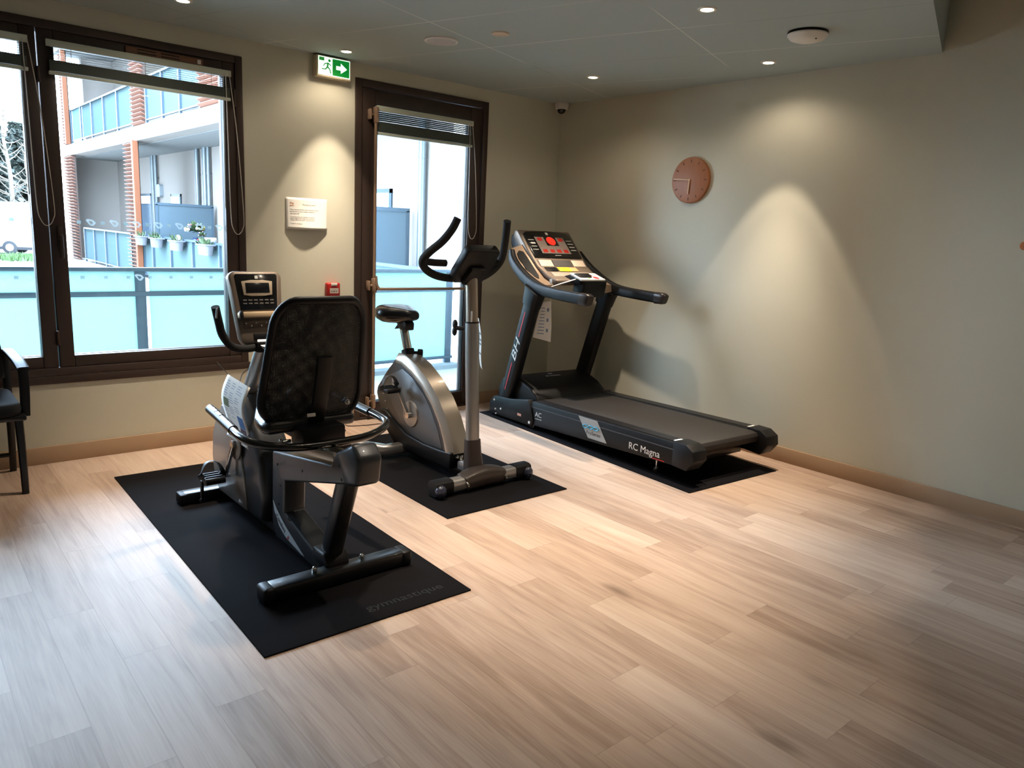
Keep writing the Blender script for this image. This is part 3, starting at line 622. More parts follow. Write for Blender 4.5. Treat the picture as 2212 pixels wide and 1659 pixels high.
# backrest: curved mesh panel in a black frame
BT = Vector((0, -.20, 1)).normalized()
def bk(a, b):
    """a: across -1..1, b: height 0..1 on the curved backrest"""
    w = .233-.043*b; z = .615+.525*b
    return Vector((cx+.012+a*w, -2.005-.125*b-.035*math.sin(b*PI)*.4+.055*a*a, z))
def bpath(k=1.0, n=9):
    out = []
    for u_, v_ in rr(2.0*k, 2.0*k, .42*k, n): out.append(bk(u_, .5+v_*.5))
    return out
back = MB().tube(bpath(.96), .017, 10, 1, closed=True).build('backrest_frame', blackp, rb)
def panel(off, mat):
    vs, fs = [], []; P0 = rr(1.9, 1.9, .40, 9); n = len(P0); rings = 8
    for j in range(rings+1):
        for u_, v_ in P0:
            q = bk(u_*j/rings, .5+v_*.5*j/rings); q.y += off; vs.append(q)
    for j in range(rings):
        for k in range(n):
            if j == 0: fs.append((k*0, n+k, n+(k+1) % n))
            else: fs.append((j*n+k, j*n+(k+1) % n, (j+1)*n+(k+1) % n, (j+1)*n+k))
    return MB().raw(vs, fs).build('mesh_panel', mat, back, 80)
panel(-.006, mesh_fabric('black_mesh_fabric', .0052, .0)); panel(.012, mesh_fabric('black_mesh_fabric_inner', .0056, .09))
spn = MB().tube([bk(0, -.02)+Vector((0, -.02, 0)), bk(0, .25)+Vector((0, -.03, 0)), bk(0, .55)+Vector((0, -.026, 0))], 1.0, 12, 5, sec=(.034, .011), up=(0, 1, .1)).build('back_spine', blackp, back)
MB().cyl(bk(.62, .14)+Vector((0, -.03, 0)), bk(.62, .14)+Vector((0, .0, 0)), .012, n=12).sph(bk(.62, .14)+Vector((0, -.032, 0)), .008, 10).build('frame_bolt', chromem, back)
MB().box((cx-.035, -2.085, .665), (.035, .008, .014), None, .002).build('white_tag', whitep, back)
# handlebars beside the seat
L = [(cx-.285, -1.64, .625), (cx-.295, -1.85, .612), (cx-.305, -2.02, .602), (cx-.285, -2.115, .592), (cx-.2, -2.17, .577), (cx-.09, -2.185, .568)]
pts = L+[(2*cx-p[0]+.01, p[1], p[2]) for p in L[::-1]]
hb = MB().tube(pts, .0165, 14, 5).build('seat_handlebar', blackg, rb)
for s_ in (0, 1):
    f_ = (lambda p: p) if s_ == 0 else (lambda p: (2*cx-p[0]+.01, p[1], p[2]))
    MB().tube([f_(L[0]), f_(L[1]), f_((cx-.301, -1.95, .606))], .0205, 14, 3).build('hand_grip', M('black_grip', (24, 25, 28), .3, var=.1, coat=.3), hb)
    MB().tube([f_((cx-.287, -1.69, .6315)), f_((cx-.2895, -1.74, .629))], 1.0, 10, 1, sec=(.013, .012), up=(0, 0, 1)).tube([f_((cx-.29, -1.752, .628)), f_((cx-.2925, -1.80, .6255))], 1.0, 10, 1, sec=(.013, .012), up=(0, 0, 1)).build('pulse_sensor', chromem, hb)
# mast, console, front bars
MB().tube([(cx, -1.30, .56), (cx, -1.545, .885)], .034, 18, 1).build('console_mast', silverm, rb)
MB().tube([(cx, -1.285, .54), (cx, -1.345, .625)], .042, 18, 1).build('mast_collar', blackp, rb)
MB().tube([(cx+.03, -1.47, .83), (cx+.055, -1.44, .76), (cx+.05, -1.39, .70), (cx+.035, -1.36, .64), (cx+.10, -1.42, .63), (cx+.12, -1.45, .67)], .008, 8, 6).build('sensor_cable', blackp, rb)
MB().cyl((cx, -1.455, .745), (cx+.03, -1.50, .735), .009, n=10).sph((cx+.035, -1.508, .733), .016, 12).build('mast_knob', blackp, rb)
fr = Fr((cx-.005, -1.535, .875), (1, 0, 0), (0, .24, .97))
co = MB().fpoly(fr, [(-.085, 0), (.085, 0), (.10, .03), (.118, .25), (.124, .31), (.105, .332), (-.105, .332), (-.124, .31), (-.118, .25), (-.10, .03)], -.05, 0, .012)
con = co.build('console', taupe, rb)
MB().fpoly(fr, [(-.083, .155), (.083, .155), (.098, .31), (.092, .318), (-.092, .318), (-.098, .31)], .0, .003, .001).build('console_overlay', blackg, con)
scr = MB().fpoly(fr, [(-.066, .222), (-.03, .217), (.03, .217), (.066, .222), (.072, .284), (.03, .29), (-.03, .29), (-.072, .284)], .0025, .007, .002).build('screen_bezel', M('beige_bezel', (172, 156, 136), .4, metal=.2, var=.03), con)
MB().fbox(fr, (-.055, .055), (.231, .277), (.0065, .008), .001).build('screen', darkscr, scr)
bt = MB()
for i in range(6):
    for z in (.196, .181): bt.fbox(fr, (-.072+i*.025, -.054+i*.025), (z, z+.006), (.0025, .005), .001)
bt.build('buttons', M('grey_buttons', (92, 88, 86), .5, var=.05), con)
MB().fbox(fr, (-.104, .104), (.118, .145), (-.002, .028), .006).build('reading_ledge', M('cream_ledge', (196, 172, 142), .35, metal=.3, var=.03), con)
for a_ in (-.10, .085): MB().fbox(fr, (a_, a_+.015), (.113, .150), (0, .032), .004).build('ledge_clip', blackp, con)
MB().fbox(fr, (-.08, .085), (.072, .106), (0, .004), .003).build('key_strip', M('bronze_strip', (96, 80, 68), .4, metal=.3, var=.04), con)
kb = MB()
for i in range(7): kb.sph(fr.pt(-.07+i*.023, .095 if i % 2 == 0 else .083, .005), .0052, 8)
kb.build('key_studs', chromem, con)
MB().fbox(fr, (-.04, .075), (.02, .048), (0, .003), .003).build('speaker_slot', blackp, con)
MB().fbox(fr, (-.007, .007), (.296, .31), (.003, .0045)).build('logo_plate', whiteink, con)
P = [(cx, -1.53, .862), (cx-.09, -1.535, .857), (cx-.15, -1.545, .872), (cx-.195, -1.56, .925), (cx-.215, -1.575, .985), (cx-.235, -1.595, 1.055)]
ub = MB().tube([(2*cx-p[0], p[1], p[2]) for p in P[:0:-1]]+P, .0175, 14, 5).build('front_handlebar', blackf, rb)
MB().box((cx, -1.53, .862), (.09, .06, .05), None, .012).build('bar_clamp', blackp, ub)
MB().box((cx-.236, -1.613, 1.03), (.007, .004, .045), rotm('X', 16)).build('grip_sticker', labelgrey, ub)
# leaflet hanging from the mast
lf_ = thing('printed_leaflet', 'white printed instruction leaflet tied to the recumbent bike mast', 'leaflet', (cx-.13, -1.42, .40))
A0 = Vector((cx-.112, -1.375, .715)); vs, fs = [], []; nx, nz_ = 8, 16
wd = Vector((.035, -.18, -.035)); 
def lp(a, b): return A0+wd*a+Vector((-.022*math.sin(b*5.2)-.02*b, .035*b, -.30*b))
for j in range(nz_+1):
    for i in range(nx+1): vs.append(lp(i/nx, j/nz_))
for j in range(nz_):
    for i in range(nx): k = j*(nx+1)+i; fs.append((k, k+1, k+nx+2, k+nx+1))
so = MB().raw(vs, fs).build('sheet', paperm, lf_, 70); q_ = so.modifiers.new('thick', 'SOLIDIFY'); q_.thickness = .0008; q_.offset = 0
ln = (lp(1, .5)-lp(0, .5)).cross(lp(.5, .6)-lp(.5, .4)).normalized()
if ln.x > 0: ln = -ln
def lpatch(mb, a0, a1, b0, b1, e=.0012):
    q, n_ = [], 5
    for j in range(n_+1):
        for a in (a0, a1): q.append(lp(a, b0+(b1-b0)*j/n_)+ln*e)
    mb.raw(q, [(2*j, 2*j+1, 2*j+3, 2*j+2) for j in range(n_)])
mb = MB(); lpatch(mb, .1, .32, .32, .46); mb.build('green_photo', inkg, lf_)
mb = MB(); lpatch(mb, .62, .88, .52, .72); mb.build('blue_photo', inkb, lf_)
mb = MB(); lpatch(mb, .62, .88, .725, .86); mb.build('dark_photo', M('mauve_print', (92, 72, 84), .7, var=.3, scale=50), lf_)
mb = MB()
for r_ in range(24):
    b = .06+r_*.036
    for a0, a1 in ((.1, .3), (.34, .55), (.58, .82)):
        if random.random() < .72 and not (.3 < b < .48 and a0 < .3) and not (b > .5 and a0 > .5): lpatch(mb, a0, a0+(a1-a0)*random.uniform(.5, 1), b, b+.010)
mb.build('printed_text', M('grey_print', (150, 156, 172), .8, var=.1), lf_)
MB().tube([lp(.55, .02), (cx-.06, -1.42, .72), (cx-.03, -1.43, .745)], .0018, 6, 4).tube([lp(.0, .0), A0+Vector((-.02, .08, .045))], .0014, 6, 1).build('tie', inkm, lf_)

# ================================================================== upright bike
ubk = thing('upright_bike', 'silver upright exercise bike with black saddle, on the middle mat', 'exercise bike', (-2.05, -1.2, MT))
cx = -2.05; z0 = MT
fs_ = MB().tube([(cx-.245, -1.68, .058), (cx+.245, -1.68, .058)], 1.0, 20, 1, sec=(.040, .036), up=(0, 0, 1)).build('front_stabilizer', silverm, ubk)
for s_ in (-1, 1):
    MB().tube([(cx+s_*.225, -1.68, .058), (cx+s_*.335, -1.68, .058)], 1.0, 20, 1, sec=(.045, .042), up=(0, 0, 1)).build('end_cap', blackp, fs_)
    MB().cyl((cx+s_*.29, -1.715, .042), (cx+s_*.32, -1.715, .042), .034, n=24, bev=.008).sph((cx+s_*.31, -1.722, .05), (.033, .03, .036), 16).build('transport_wheel', M('blue_black_wheel', (44, 48, 66), .3, var=.1, coat=.3), fs_)
    MB().tube([(cx+s_*.135, -1.72, .035), (cx+s_*.135, -1.735, .05), (cx+s_*.135, -1.72, .07)], .008, 8, 4).build('cover_bolt', chromem, fs_)
MB().tube([(cx-.14, -1.68, .058), (cx-.08, -1.675, .068), (cx, -1.672, .074), (cx+.08, -1.675, .068), (cx+.14, -1.68, .058)], [.9, 1.08, 1.15, 1.08, .9], 20, 5, sec=(.054, .046), up=(0, 0, 1)).build('stabilizer_cover', M('taupe_black_plastic', (54, 46, 42), .35, var=.06), ubk)
MB().bb(cx-.035, cx+.035, -1.66, -.86, .03, .075, .006).build('base_beam', blackmetal, ubk)
MB().prism([(-1.50, .07), (-1.50, .118), (-1.535, .13), (-1.60, .128), (-1.62, .07)], 'x', cx-.045, cx+.045, .008).build('mast_bracket', silverm, ubk)
MB().cyl((cx-.01, -1.49, .115), (cx-.01, -1.49, .145), .012, n=6).sph((cx-.03, -1.485, .135), .012, 8).build('bracket_bolt', chromem, ubk)
rst = MB().tube([(cx-.30, -.70, .058), (cx-.185, -.925, .058), (cx-.16, -.935, .058), (cx+.16, -.935, .058), (cx+.185, -.925, .058), (cx+.30, -.70, .058)], 1.0, 16, 1, sec=(.036, .034), up=(0, 0, 1)).build('rear_stabilizer', silverm, ubk)
for s_ in (-1, 1): MB().tube([(cx+s_*.285, -.73, .054), (cx+s_*.335, -.63, .052)], 1.0, 16, 1, sec=(.042, .042), up=(0, 0, 1)).build('end_cap', blackp, rst)
# flywheel housing
prof = [(-.845, .625), (-.93, .632), (-1.06, .592), (-1.19, .522), (-1.30, .435), (-1.385, .335), (-1.44, .235), (-1.468, .14), (-1.455, .075), (-.86, .075), (-.73, .185), (-.63, .30), (-.605, .355), (-.62, .40), (-.73, .52)]
fh = MB().prism(prof, 'x', cx-.06, cx+.06, .016, 3).build('flywheel_housing', M('graphite_shell', (88, 89, 92), .36, metal=.5, var=.05, scale=40), ubk)
ins = [(-.93, .565), (-1.04, .53), (-1.16, .455), (-1.25, .37), (-1.33, .26), (-1.375, .16), (-1.2, .15), (-1.05, .17), (-.93, .22), (-.82, .31), (-.72, .42), (-.78, .50)]
MB().prism(ins, 'x', cx-.066, cx-.055, .004).prism(ins, 'x', cx+.055, cx+.066, .004).build('side_panel', M('grey_side_panel', (108, 110, 113), .38, metal=.45, var=.10, scale=160), fh)
def arcband(offo, offi, hw):
    arc = [(-.865, .640), (-.94, .638), (-1.06, .598), (-1.19, .528), (-1.30, .441), (-1.385, .341), (-1.44, .241), (-1.472, .150)]
    secs = []
    for i in range(len(arc)):
        a, b = arc[max(0, i-1)], arc[min(len(arc)-1, i+1)]; t_ = Vector((b[0]-a[0], b[1]-a[1])).normalized(); n_ = Vector((t_.y, -t_.x))
        if n_.y < 0 and i < 5 or (i >= 5 and n_.x > 0): n_ = -n_
        o_ = Vector(arc[i])+n_*offo; q = Vector(arc[i])-n_*offi; m_ = (o_+q)/2
        secs.append([Vector((cx-hw, q.x, q.y)), Vector((cx-hw, m_.x, m_.y)), Vector((cx-hw*.72, o_.x, o_.y)), Vector((cx+hw*.72, o_.x, o_.y)), Vector((cx+hw, m_.x, m_.y)), Vector((cx+hw, q.x, q.y))])
    return secs
MB().loft(arcband(.014, .045, .074)).build('rim_cover', M('champagne_silver', (186, 174, 160), .28, metal=.65, var=.03, coat=.3), fh, 50)
low = [(-1.482, .165), (-1.47, .06), (-.87, .06), (-.72, .17), (-.66, .255), (-.74, .26), (-.86, .21), (-1.0, .165), (-1.2, .15), (-1.36, .155)]
MB().prism(low, 'x', cx-.076, cx+.076, .012, 3).build('base_cover', blackp, fh)
fr = Fr((cx-.0665, -.815, .455), (0, -1, 0), (0, 0, 1))
MB().fbox(fr, (0, .042), (-.012, .04), (0, .001)).build('logo_plate', whiteink, fh, 0)
MB().ftext(fr, 'BH', .005, -.006, .024, c=.0014, sx=1.1).build('logo_lettering', inkm, fh, 0)
dt = MB(); fr = Fr((cx-.061, -.70, .36), (0, -1, 0), (0, 0, 1))
for i in range(5): dt.fbox(fr, (-.03+i*.026, -.022+i*.026+(.012 if i == 4 else 0)), (.045-i*.045, .052-i*.045), (0, .002), .0006)
dt.build('side_lettering', whiteink, fh, 0)
MB().lathe([(0, .012), (.045, .012), (.078, .008), (.084, 0), (0, 0)], (cx-.066, -1.04, .30), (-1, 0, 0), 40).build('crank_cover', silverm, fh)
crank(ubk, cx-.092, -1.05, .298, -.965, .452, -1)
crank(ubk, cx+.092, -1.05, .298, -1.135, .145, 1)
# seat post and saddle
dv = Vector((0, .065, .17)).normalized()
B0 = Vector((cx, -.905, .62))
MB().tube([B0-dv*.02, B0+dv*.06], 1.0, 16, 1, sec=(.036, .034), up=(1, 0, 0)).build('post_clamp', blackp, ubk)
kn_ = MB().cyl(B0+dv*.035, B0+dv*.035+Vector((.06, -.035, 0)), .014, n=12).cyl(B0+dv*.035+Vector((.05, -.03, 0)), B0+dv*.035+Vector((.075, -.05, 0)), .028, n=20, bev=.005).build('post_knob', blackp, ubk)
sp = MB().tube([B0+dv*.03, B0+dv*.20], 1.0, 14, 1, sec=(.022, .024), up=(1, 0, 0)).build('seat_post', chromem, ubk)
T0 = B0+dv*.20
MB().prism([(T0.y+.03, T0.z+.012), (T0.y+.045, T0.z+.065), (T0.y-.03, T0.z+.065), (T0.y-.075, T0.z+.035), (T0.y-.07, T0.z-.01), (T0.y-.01, T0.z-.012)], 'x', cx-.032, cx+.032, .007).build('slider_bracket', blackp, ubk)
MB().box((cx, T0.y+.075, T0.z+.045), (.042, .13, .034), None, .003).build('seat_slider', alum, ubk)
MB().prism([(T0.y+.04, T0.z+.02), (T0.y+.085, T0.z-.02), (T0.y+.03, T0.z-.005)], 'x', cx-.02, cx+.02, .004).build('slider_lever', blackp, ubk)
MB().cyl((cx, -.80, T0.z+.05), (cx, -.80, .88), .012, n=12).build('saddle_stem', blackmetal, ubk)
secs = []
for k, (y, w, zt, zb) in enumerate(((-.640, .03, .912, .875), (-.65, .085, .934, .850), (-.68, .122, .946, .832), (-.735, .136, .948, .826), (-.79, .122, .944, .828), (-.84, .09, .940, .838), (-.885, .058, .936, .850), (-.93, .048, .930, .858), (-.955, .034, .918, .868))):
    n_ = 20; q = []
    for i in range(n_):
        a = 2*PI*i/n_; e = .75; ca, sa = math.cos(a), math.sin(a)
        q.append(Vector((cx+w*math.copysign(abs(ca)**e, ca), y, (zt+zb)/2+(zt-zb)/2*math.copysign(abs(sa)**e, sa)-(.006*(1-abs(ca)) if sa > 0 else 0))))
    secs.append(q)
MB().loft(secs).build('saddle', M('black_saddle_vinyl', (20, 19, 20), .24, var=.08, coat=.3), ubk, 60)
# mast, handlebar and console
MB().tube([(cx, -1.603, .07), (cx, -1.588, .18), (cx, -1.58, .262)], [.062, .050, .046], 22, 4).build('mast_boot', M('brown_black_boot', (50, 42, 40), .4, var=.06), ubk)
ms = MB().tube([(cx, -1.585, .20), (cx, -1.535, .925)], .0385, 24, 1).build('mast', silverm, ubk)
MB().tube([(cx, -1.538, .89), (cx, -1.512, 1.215)], .0345, 24, 1).build('upper_mast', M('warm_silver', (166, 152, 138), .32, metal=.65, var=.03), ms)
MB().tube([(cx, -1.536, .921), (cx, -1.5355, .929)], .0392, 24, 1).build('mast_joint', blackp, ms)
MB().box((cx-.024, -1.562, .955), (.010, .004, .07), rotm('Z', -50), .001).build('white_sticker', whiteink, ms)
MB().cyl((cx-.02, -1.50, .885), (cx-.045, -1.455, .885), .013, n=12).sph((cx-.05, -1.445, .905), (.014, .02, .028), 12).sph((cx-.05, -1.442, .865), (.014, .018, .026), 12).build('height_knob', blackp, ms)
H = [(.0, -1.475, 1.165), (.09, -1.445, 1.162), (.17, -1.42, 1.175), (.235, -1.415, 1.208), (.268, -1.43, 1.252), (.255, -1.47, 1.30), (.215, -1.53, 1.36), (.185, -1.575, 1.425), (.168, -1.60, 1.485)]
hbp = [(cx-p[0], p[1], p[2]) for p in H[::-1]]+[(cx+p[0], p[1], p[2]) for p in H[1:]]
hbo = MB().tube(hbp, .0215, 14, 5).build('handlebar', blackf, ubk)
for s_ in (-1, 1): MB().tube([(cx+s_*.262, -1.425, 1.253), (cx+s_*.19, -1.425, 1.245), (cx+s_*.115, -1.43, 1.243)], .019, 12, 4).build('inner_grip', blackf, hbo)
fr = Fr((cx, -1.53, 1.24), (-1, 0, 0), (0, -.2, .24))
cn = MB().fpoly(fr, [(-.10, -.11), (.10, -.11), (.118, -.05), (.112, .115), (.095, .13), (-.095, .13), (-.112, .115), (-.118, -.05)], -.03, .025, .014).build('console', blackp, ubk)
MB().fbox(fr, (-.085, .085), (-.02, .105), (.025, .028), .002).build('screen', darkscr, cn)
MB().fpoly(fr, [(-.06, -.10), (.06, -.10), (.05, .02), (-.05, .02)], -.06, -.025, .012).build('console_back', blackp, cn)
MB().fbox(fr, (-.02, .02), (-.088, -.08), (-.0615, -.0595)).build('rear_label', labelgrey, cn)
MB().tube([(cx-.1, -1.44, 1.165), (cx-.05, -1.5, 1.19), (cx+.05, -1.5, 1.19), (cx+.1, -1.44, 1.165)], .02, 12, 4).build('bar_clamp', blackp, hbo)
lf2 = thing('printed_leaflet', 'white leaflet seen edge-on, hanging behind the upright bike mast', 'leaflet', (cx+.06, -1.56, .63))
vs, fs = [], []
def lq(a, b): return Vector((cx+.047+.03*b*b+.012*math.sin(b*5), -1.535+.0-.03*b, .945-.29*b))+Vector((.045, .075, 0))*(a*1.0)
for j in range(15):
    for i in range(5): vs.append(lq(i/4, j/14))
for j in range(14):
    for i in range(4): k = j*5+i; fs.append((k, k+1, k+6, k+5))
q_ = MB().raw(vs, fs).build('sheet', paperm, lf2, 70).modifiers.new('thick', 'SOLIDIFY'); q_.thickness = .0012; q_.offset = 0
mb = MB()
for b in (.3, .42, .5, .68):
    mb.raw([lq(.1, b)+Vector((-.002, 0, 0)), lq(.8, b)+Vector((-.002, 0, 0)), lq(.8, b+.03)+Vector((-.002, 0, 0)), lq(.1, b+.03)+Vector((-.002, 0, 0))], [(0, 1, 2, 3)])
mb.build('printed_text', inkm, lf2)

# ================================================================== treadmill (own axes: u across, v towards the window)
tm_ = thing('treadmill', 'black motorised treadmill with console and red display, in the corner by the clock wall', 'treadmill', (-.604, -1.357, MT), math.radians(-3.5), None, world=False)
UC = .035; UL, UR = UC-.415, UC+.415
SL = math.atan2(.255-.215, 1.4)
rail_prof = [(.47, .03), (.47, .208), (-.92, .247), (-.99, .235), (-1.0, .11), (-.92, .105)]
for s_, a0, a1 in ((-1, UL, UL+.115), (1, UR-.115, UR)):
    r_ = MB().prism(rail_prof, 'x', a0, a1, .008).build('side_rail', blackp, tm_)
    top = MB()
    for k in range(7):
        q = a0+.02+k*.0125; top.prism([(.44, .2095), (.44, .2125), (-.90, .2505), (-.90, .2475)], 'x', q, q+.008)
    top.build('foot_strip', M('ribbed_strip', (46, 44, 46), .3, metal=.3, var=.05), r_)
    MB().prism([(.468, .165), (.468, .172), (-.9, .206), (-.9, .199)], 'x', (a0-.0012 if s_ < 0 else a1), (a0 if s_ < 0 else a1+.0012)).build('rail_groove', M('groove_grey', (78, 80, 88), .4, metal=.4, var=.05), r_)
    MB().bb(a0+.02, a0+.085, -.905, -.87, .2475, .2535, .001).build('white_arrow_plate', whiteink, r_)
    ec = MB().prism([(-.89, .105), (-.89, .256), (-.985, .254), (-1.04, .222), (-1.05, .165), (-1.0, .098)], 'x', a0-.004, a1+.004, .004, 2).build('rear_cap', blackp, tm_)
    MB().cyl(((a0+a1)/2+.02, -1.035, .16), ((a0+a1)/2+.02, -1.0465, .16), .007, n=12).build('roller_bolt', inkm, ec)
bt_ = MB()
bu0, bu1 = UL+.118, UR-.118
ty = [(.55, .205), (-.93, .243), (-.965, .236), (-.98, .215), (-.98, .195), (-.965, .174), (-.93, .167), (.55, .13)]
bt_.prism(ty, 'x', bu0, bu1, .003).build('running_belt', beltm, tm_, 50)
MB().cyl((bu0-.01, -.945, .205), (bu1+.01, -.945, .205), .026, n=20).build('rear_roller', blackmetal, tm_)
MB().bb(UL+.1, UR-.1, -.85, .45, .075, .13, .006).build('deck_frame', blackmetal, tm_)
for s_ in (-1, 1): MB().cyl((UC+s_*.33, -.70, .0), (UC+s_*.33, -.70, .025), .022, n=16).cyl((UC+s_*.33, -.70, .02), (UC+s_*.33, -.70, .10), .008, n=10).build('levelling_foot', chromem, tm_)
# base frame and wheels
for s_ in (-1, 1):
    u0 = UL-.01 if s_ < 0 else UR-.045
    bf = MB().prism([(.99, .012), (.99, .10), (.93, .16), (.72, .175), (.50, .215), (.46, .16), (.43, .06), (.45, .02)], 'x', u0, u0+.055, .008).build('base_frame', blackp, tm_)
    e_ = u0 if s_ < 0 else u0+.055
    for v, z, r_ in ((.92, .13, .008), (.90, .06, .007), (.83, .075, .008), (.89, .025, .006), (.47, .05, .011)): MB().cyl((e_, v, z), (e_+s_*.006, v, z), r_, n=12).build('bolt_head', whiteink, bf)
    MB().cyl((u0+.01, .46, .04), (u0+.045, .46, .04), .036, n=24, bev=.004).build('transport_wheel', blackmetal, tm_)
fr = Fr((UL-.0105, .62, .075), (0, -1, 0), (0, 0, 1))
MB().fbox(fr, (0, .045), (-.004, .014), (0, .001)).build('warning_label', M('orange_label', (205, 150, 130), .5, var=.3, scale=150), tm_, 0)
hood = [(.47, .19), (.50, .235), (.58, .285), (.70, .325), (.82, .335), (.93, .30), (.975, .22), (.975, .04), (.47, .04)]
ho = MB().prism(hood, 'x', UL+.06, UR-.06, .018, 3).build('motor_hood', blackp, tm_)
fr = Fr((UC-.02, .70, .3265), (1, 0, 0), (0, 1, .25))
MB().ftext(fr, 'RC MAGNA', -.07, .0, .028).fbox(fr, (-.02, .02), (.04, .055), (0, .001)).build('hood_lettering', labelgrey, ho, 0)
# uprights
for s_ in (-1, 1):
    u0 = UL+.048 if s_ < 0 else UR-.048
    po = MB().tube([(u0, .865, .06), (u0, .575, .945)], 1.0, 16, 1, sec=(.044, .062), up=(0, 1, .3)).build('upright', blackp, tm_)
    MB().tube([(u0, .595, .90), (u0, .565, .985), (u0, .55, 1.02)], [1.0, 1.12, 1.25], 16, 3, sec=(.050, .072), up=(0, 1, .3)).build('upright_collar', blackp, tm_)
    if s_ < 0:
        d = Vector((0, .865-.575, .06-.945)).normalized(); nrm = Vector((-1, 0, 0)); side = d.cross(nrm)
        fr = Fr(Vector((UL+.0025, .575, .945)), d, nrm.cross(d)); 
        MB().fbox(fr, (.10, .30), (-.004, .004), (0, .001)).fbox(fr, (.52, .75), (-.004, .004), (0, .001)).build('red_stripe', redp, po, 0)
        fb = Fr(Vector((UL+.0025, .575, .945)), -d, -(nrm.cross(d)))
        MB().ftext(fb, 'BH', -.50, -.03, .085, sx=1.55, shear=.35).build('upright_lettering', whiteink, po, 0)
# handrails
for s_ in (-1, 1):
    u0 = UL+.045 if s_ < 0 else UR-.045; i_ = -s_
    hr = MB().tube([(u0, .0, 1.0), (u0, .30, 1.010), (u0, .48, 1.026), (u0, .60, 1.062), (u0, .70, 1.110), (u0+i_*.004, .79, 1.165), (u0+i_*.012, .86, 1.222), (u0+i_*.03, .905, 1.28)], [1, 1, 1.04, 1.06, 1.0, .92, .85, .7], 16, 5, sec=(.031, .039), up=(0, -.3, 1)).build('handrail', blackp, tm_)
    MB().tube([(u0, -.035, .995), (u0, -.012, 1.0), (u0, .05, 1.0)], [.86, 1.06, 1.08], 16, 3, sec=(.032, .040), up=(0, -.1, 1)).build('handrail_cap', M('bronze_black_cap', (44, 36, 34), .3, var=.05), hr)
# console
prof = [(.945, 1.442), (.81, 1.303), (.69, 1.188), (.575, 1.124), (.50, 1.103), (.475, 1.095), (.478, 1.065), (.50, 1.052), (.60, 1.072), (.74, 1.15), (.87, 1.262), (1.0, 1.39), (.985, 1.438)]
cu0, cu1 = UC-.262, UC+.262
cmb = MB().prism(prof, 'x', cu0, cu1, .012, 3)
for v in cmb.v: v.x = UC+(v.x-UC)*(1-.10*max(0, min(1, (.80-v.y)/.3)))
con = cmb.build('console', taupe, tm_)
MB().prism([(.98, 1.425), (1.055, 1.40), (1.05, 1.33), (.96, 1.20), (.83, 1.10), (.74, 1.09), (.72, 1.13), (.87, 1.25)], 'x', cu0+.015, cu1-.015, .02, 3).build('console_back', blackp, con)
fr = Fr((UC, .69, 1.190), (1, 0, 0), (0, .255, .252))
MB().fpoly(fr, [(-.235, .075), (.235, .075), (.235, .315), (.20, .338), (0, .352), (-.20, .338), (-.235, .315)], .001, .006, .002).build('display_overlay', blackg, con)
MB().fpoly(fr, [(-.145, .115), (.145, .115), (.145, .285), (.065, .285), (.065, .195), (-.055, .195), (-.055, .285), (-.145, .285)], .006, .0075).build('display_panel', M('grey_display_panel', (120, 106, 100), .4, var=.06), con)
MB().fpoly(fr, [(x*1.0+.005, y) for x, y in circ(.042, 30, 0, .245)], .0072, .0085).build('round_red_display', redled, con)
rd = MB()
for a, b in ((-.122, .255), (.085, .255), (-.125, .135), (-.055, .135), (.012, .135), (.082, .135)): rd.fbox(fr, (a, a+.044), (b-.01, b+.022), (.007, .0082))
rd.build('digit_windows', redled2, con)
dc = MB()
for r_ in range(4):
    for s_ in (-1, 1): dc.fbox(fr, (s_*.19-.028, s_*.19+.028), (.15+r_*.033, .157+r_*.033), (.006, .0072))
dc.build('key_legends', M('legend_grey', (170, 168, 164), .5, var=.08), con)
MB().fbox(fr, (-.205, -.165), (.211, .226), (.0072, .0085), .002).build('white_key', whiteink, con)
MB().fbox(fr, (-.03, .03), (.094, .099), (.006, .0072)).build('brand_line', labelgrey, con)
MB().fbox(fr, (-.012, .012), (.31, .335), (.006, .0075)).build('logo_plate', whiteink, con)
spk = M('cream_speaker', (208, 190, 172), .5, var=.08, scale=220)
for a_ in (-.225, .10): MB().fbox(fr, (a_, a_+.125), (-.015, .05), (.001, .006), .002).build('speaker_plate', spk, con)
MB().fbox(fr, (-.09, .09), (-.015, .05), (.001, .004), .002).build('air_vent', inkm, con)
fr3 = Fr((UC, .575, 1.127), (1, 0, 0), (0, .115, .064))
MB().fbox(fr3, (-.21, -.10), (.05, .10), (0, .003), .002).build('dark_keys', blackp, con)
MB().fbox(fr3, (-.09, .03), (.045, .10), (.0, .003), .001).build('yellow_sticker', M('yellow_label', (206, 196, 40), .5, var=.2, scale=60), con)
MB().fbox(fr3, (.03, .10), (.045, .10), (.0, .003), .001).build('orange_sticker', M('orange_sticker', (220, 160, 110), .5, var=.1), con)
MB().fbox(fr3, (-.19, .19), (-.05, .035), (-.002, .002), .001).build('ledge_panel', M('silver_ledge', (168, 156, 144), .4, metal=.3, var=.06), con)
MB().box((cu0-.002, .51, 1.08), (.004, .025, .04), rotm('X', -6), .001).build('side_highlight_plate', whiteink, con)
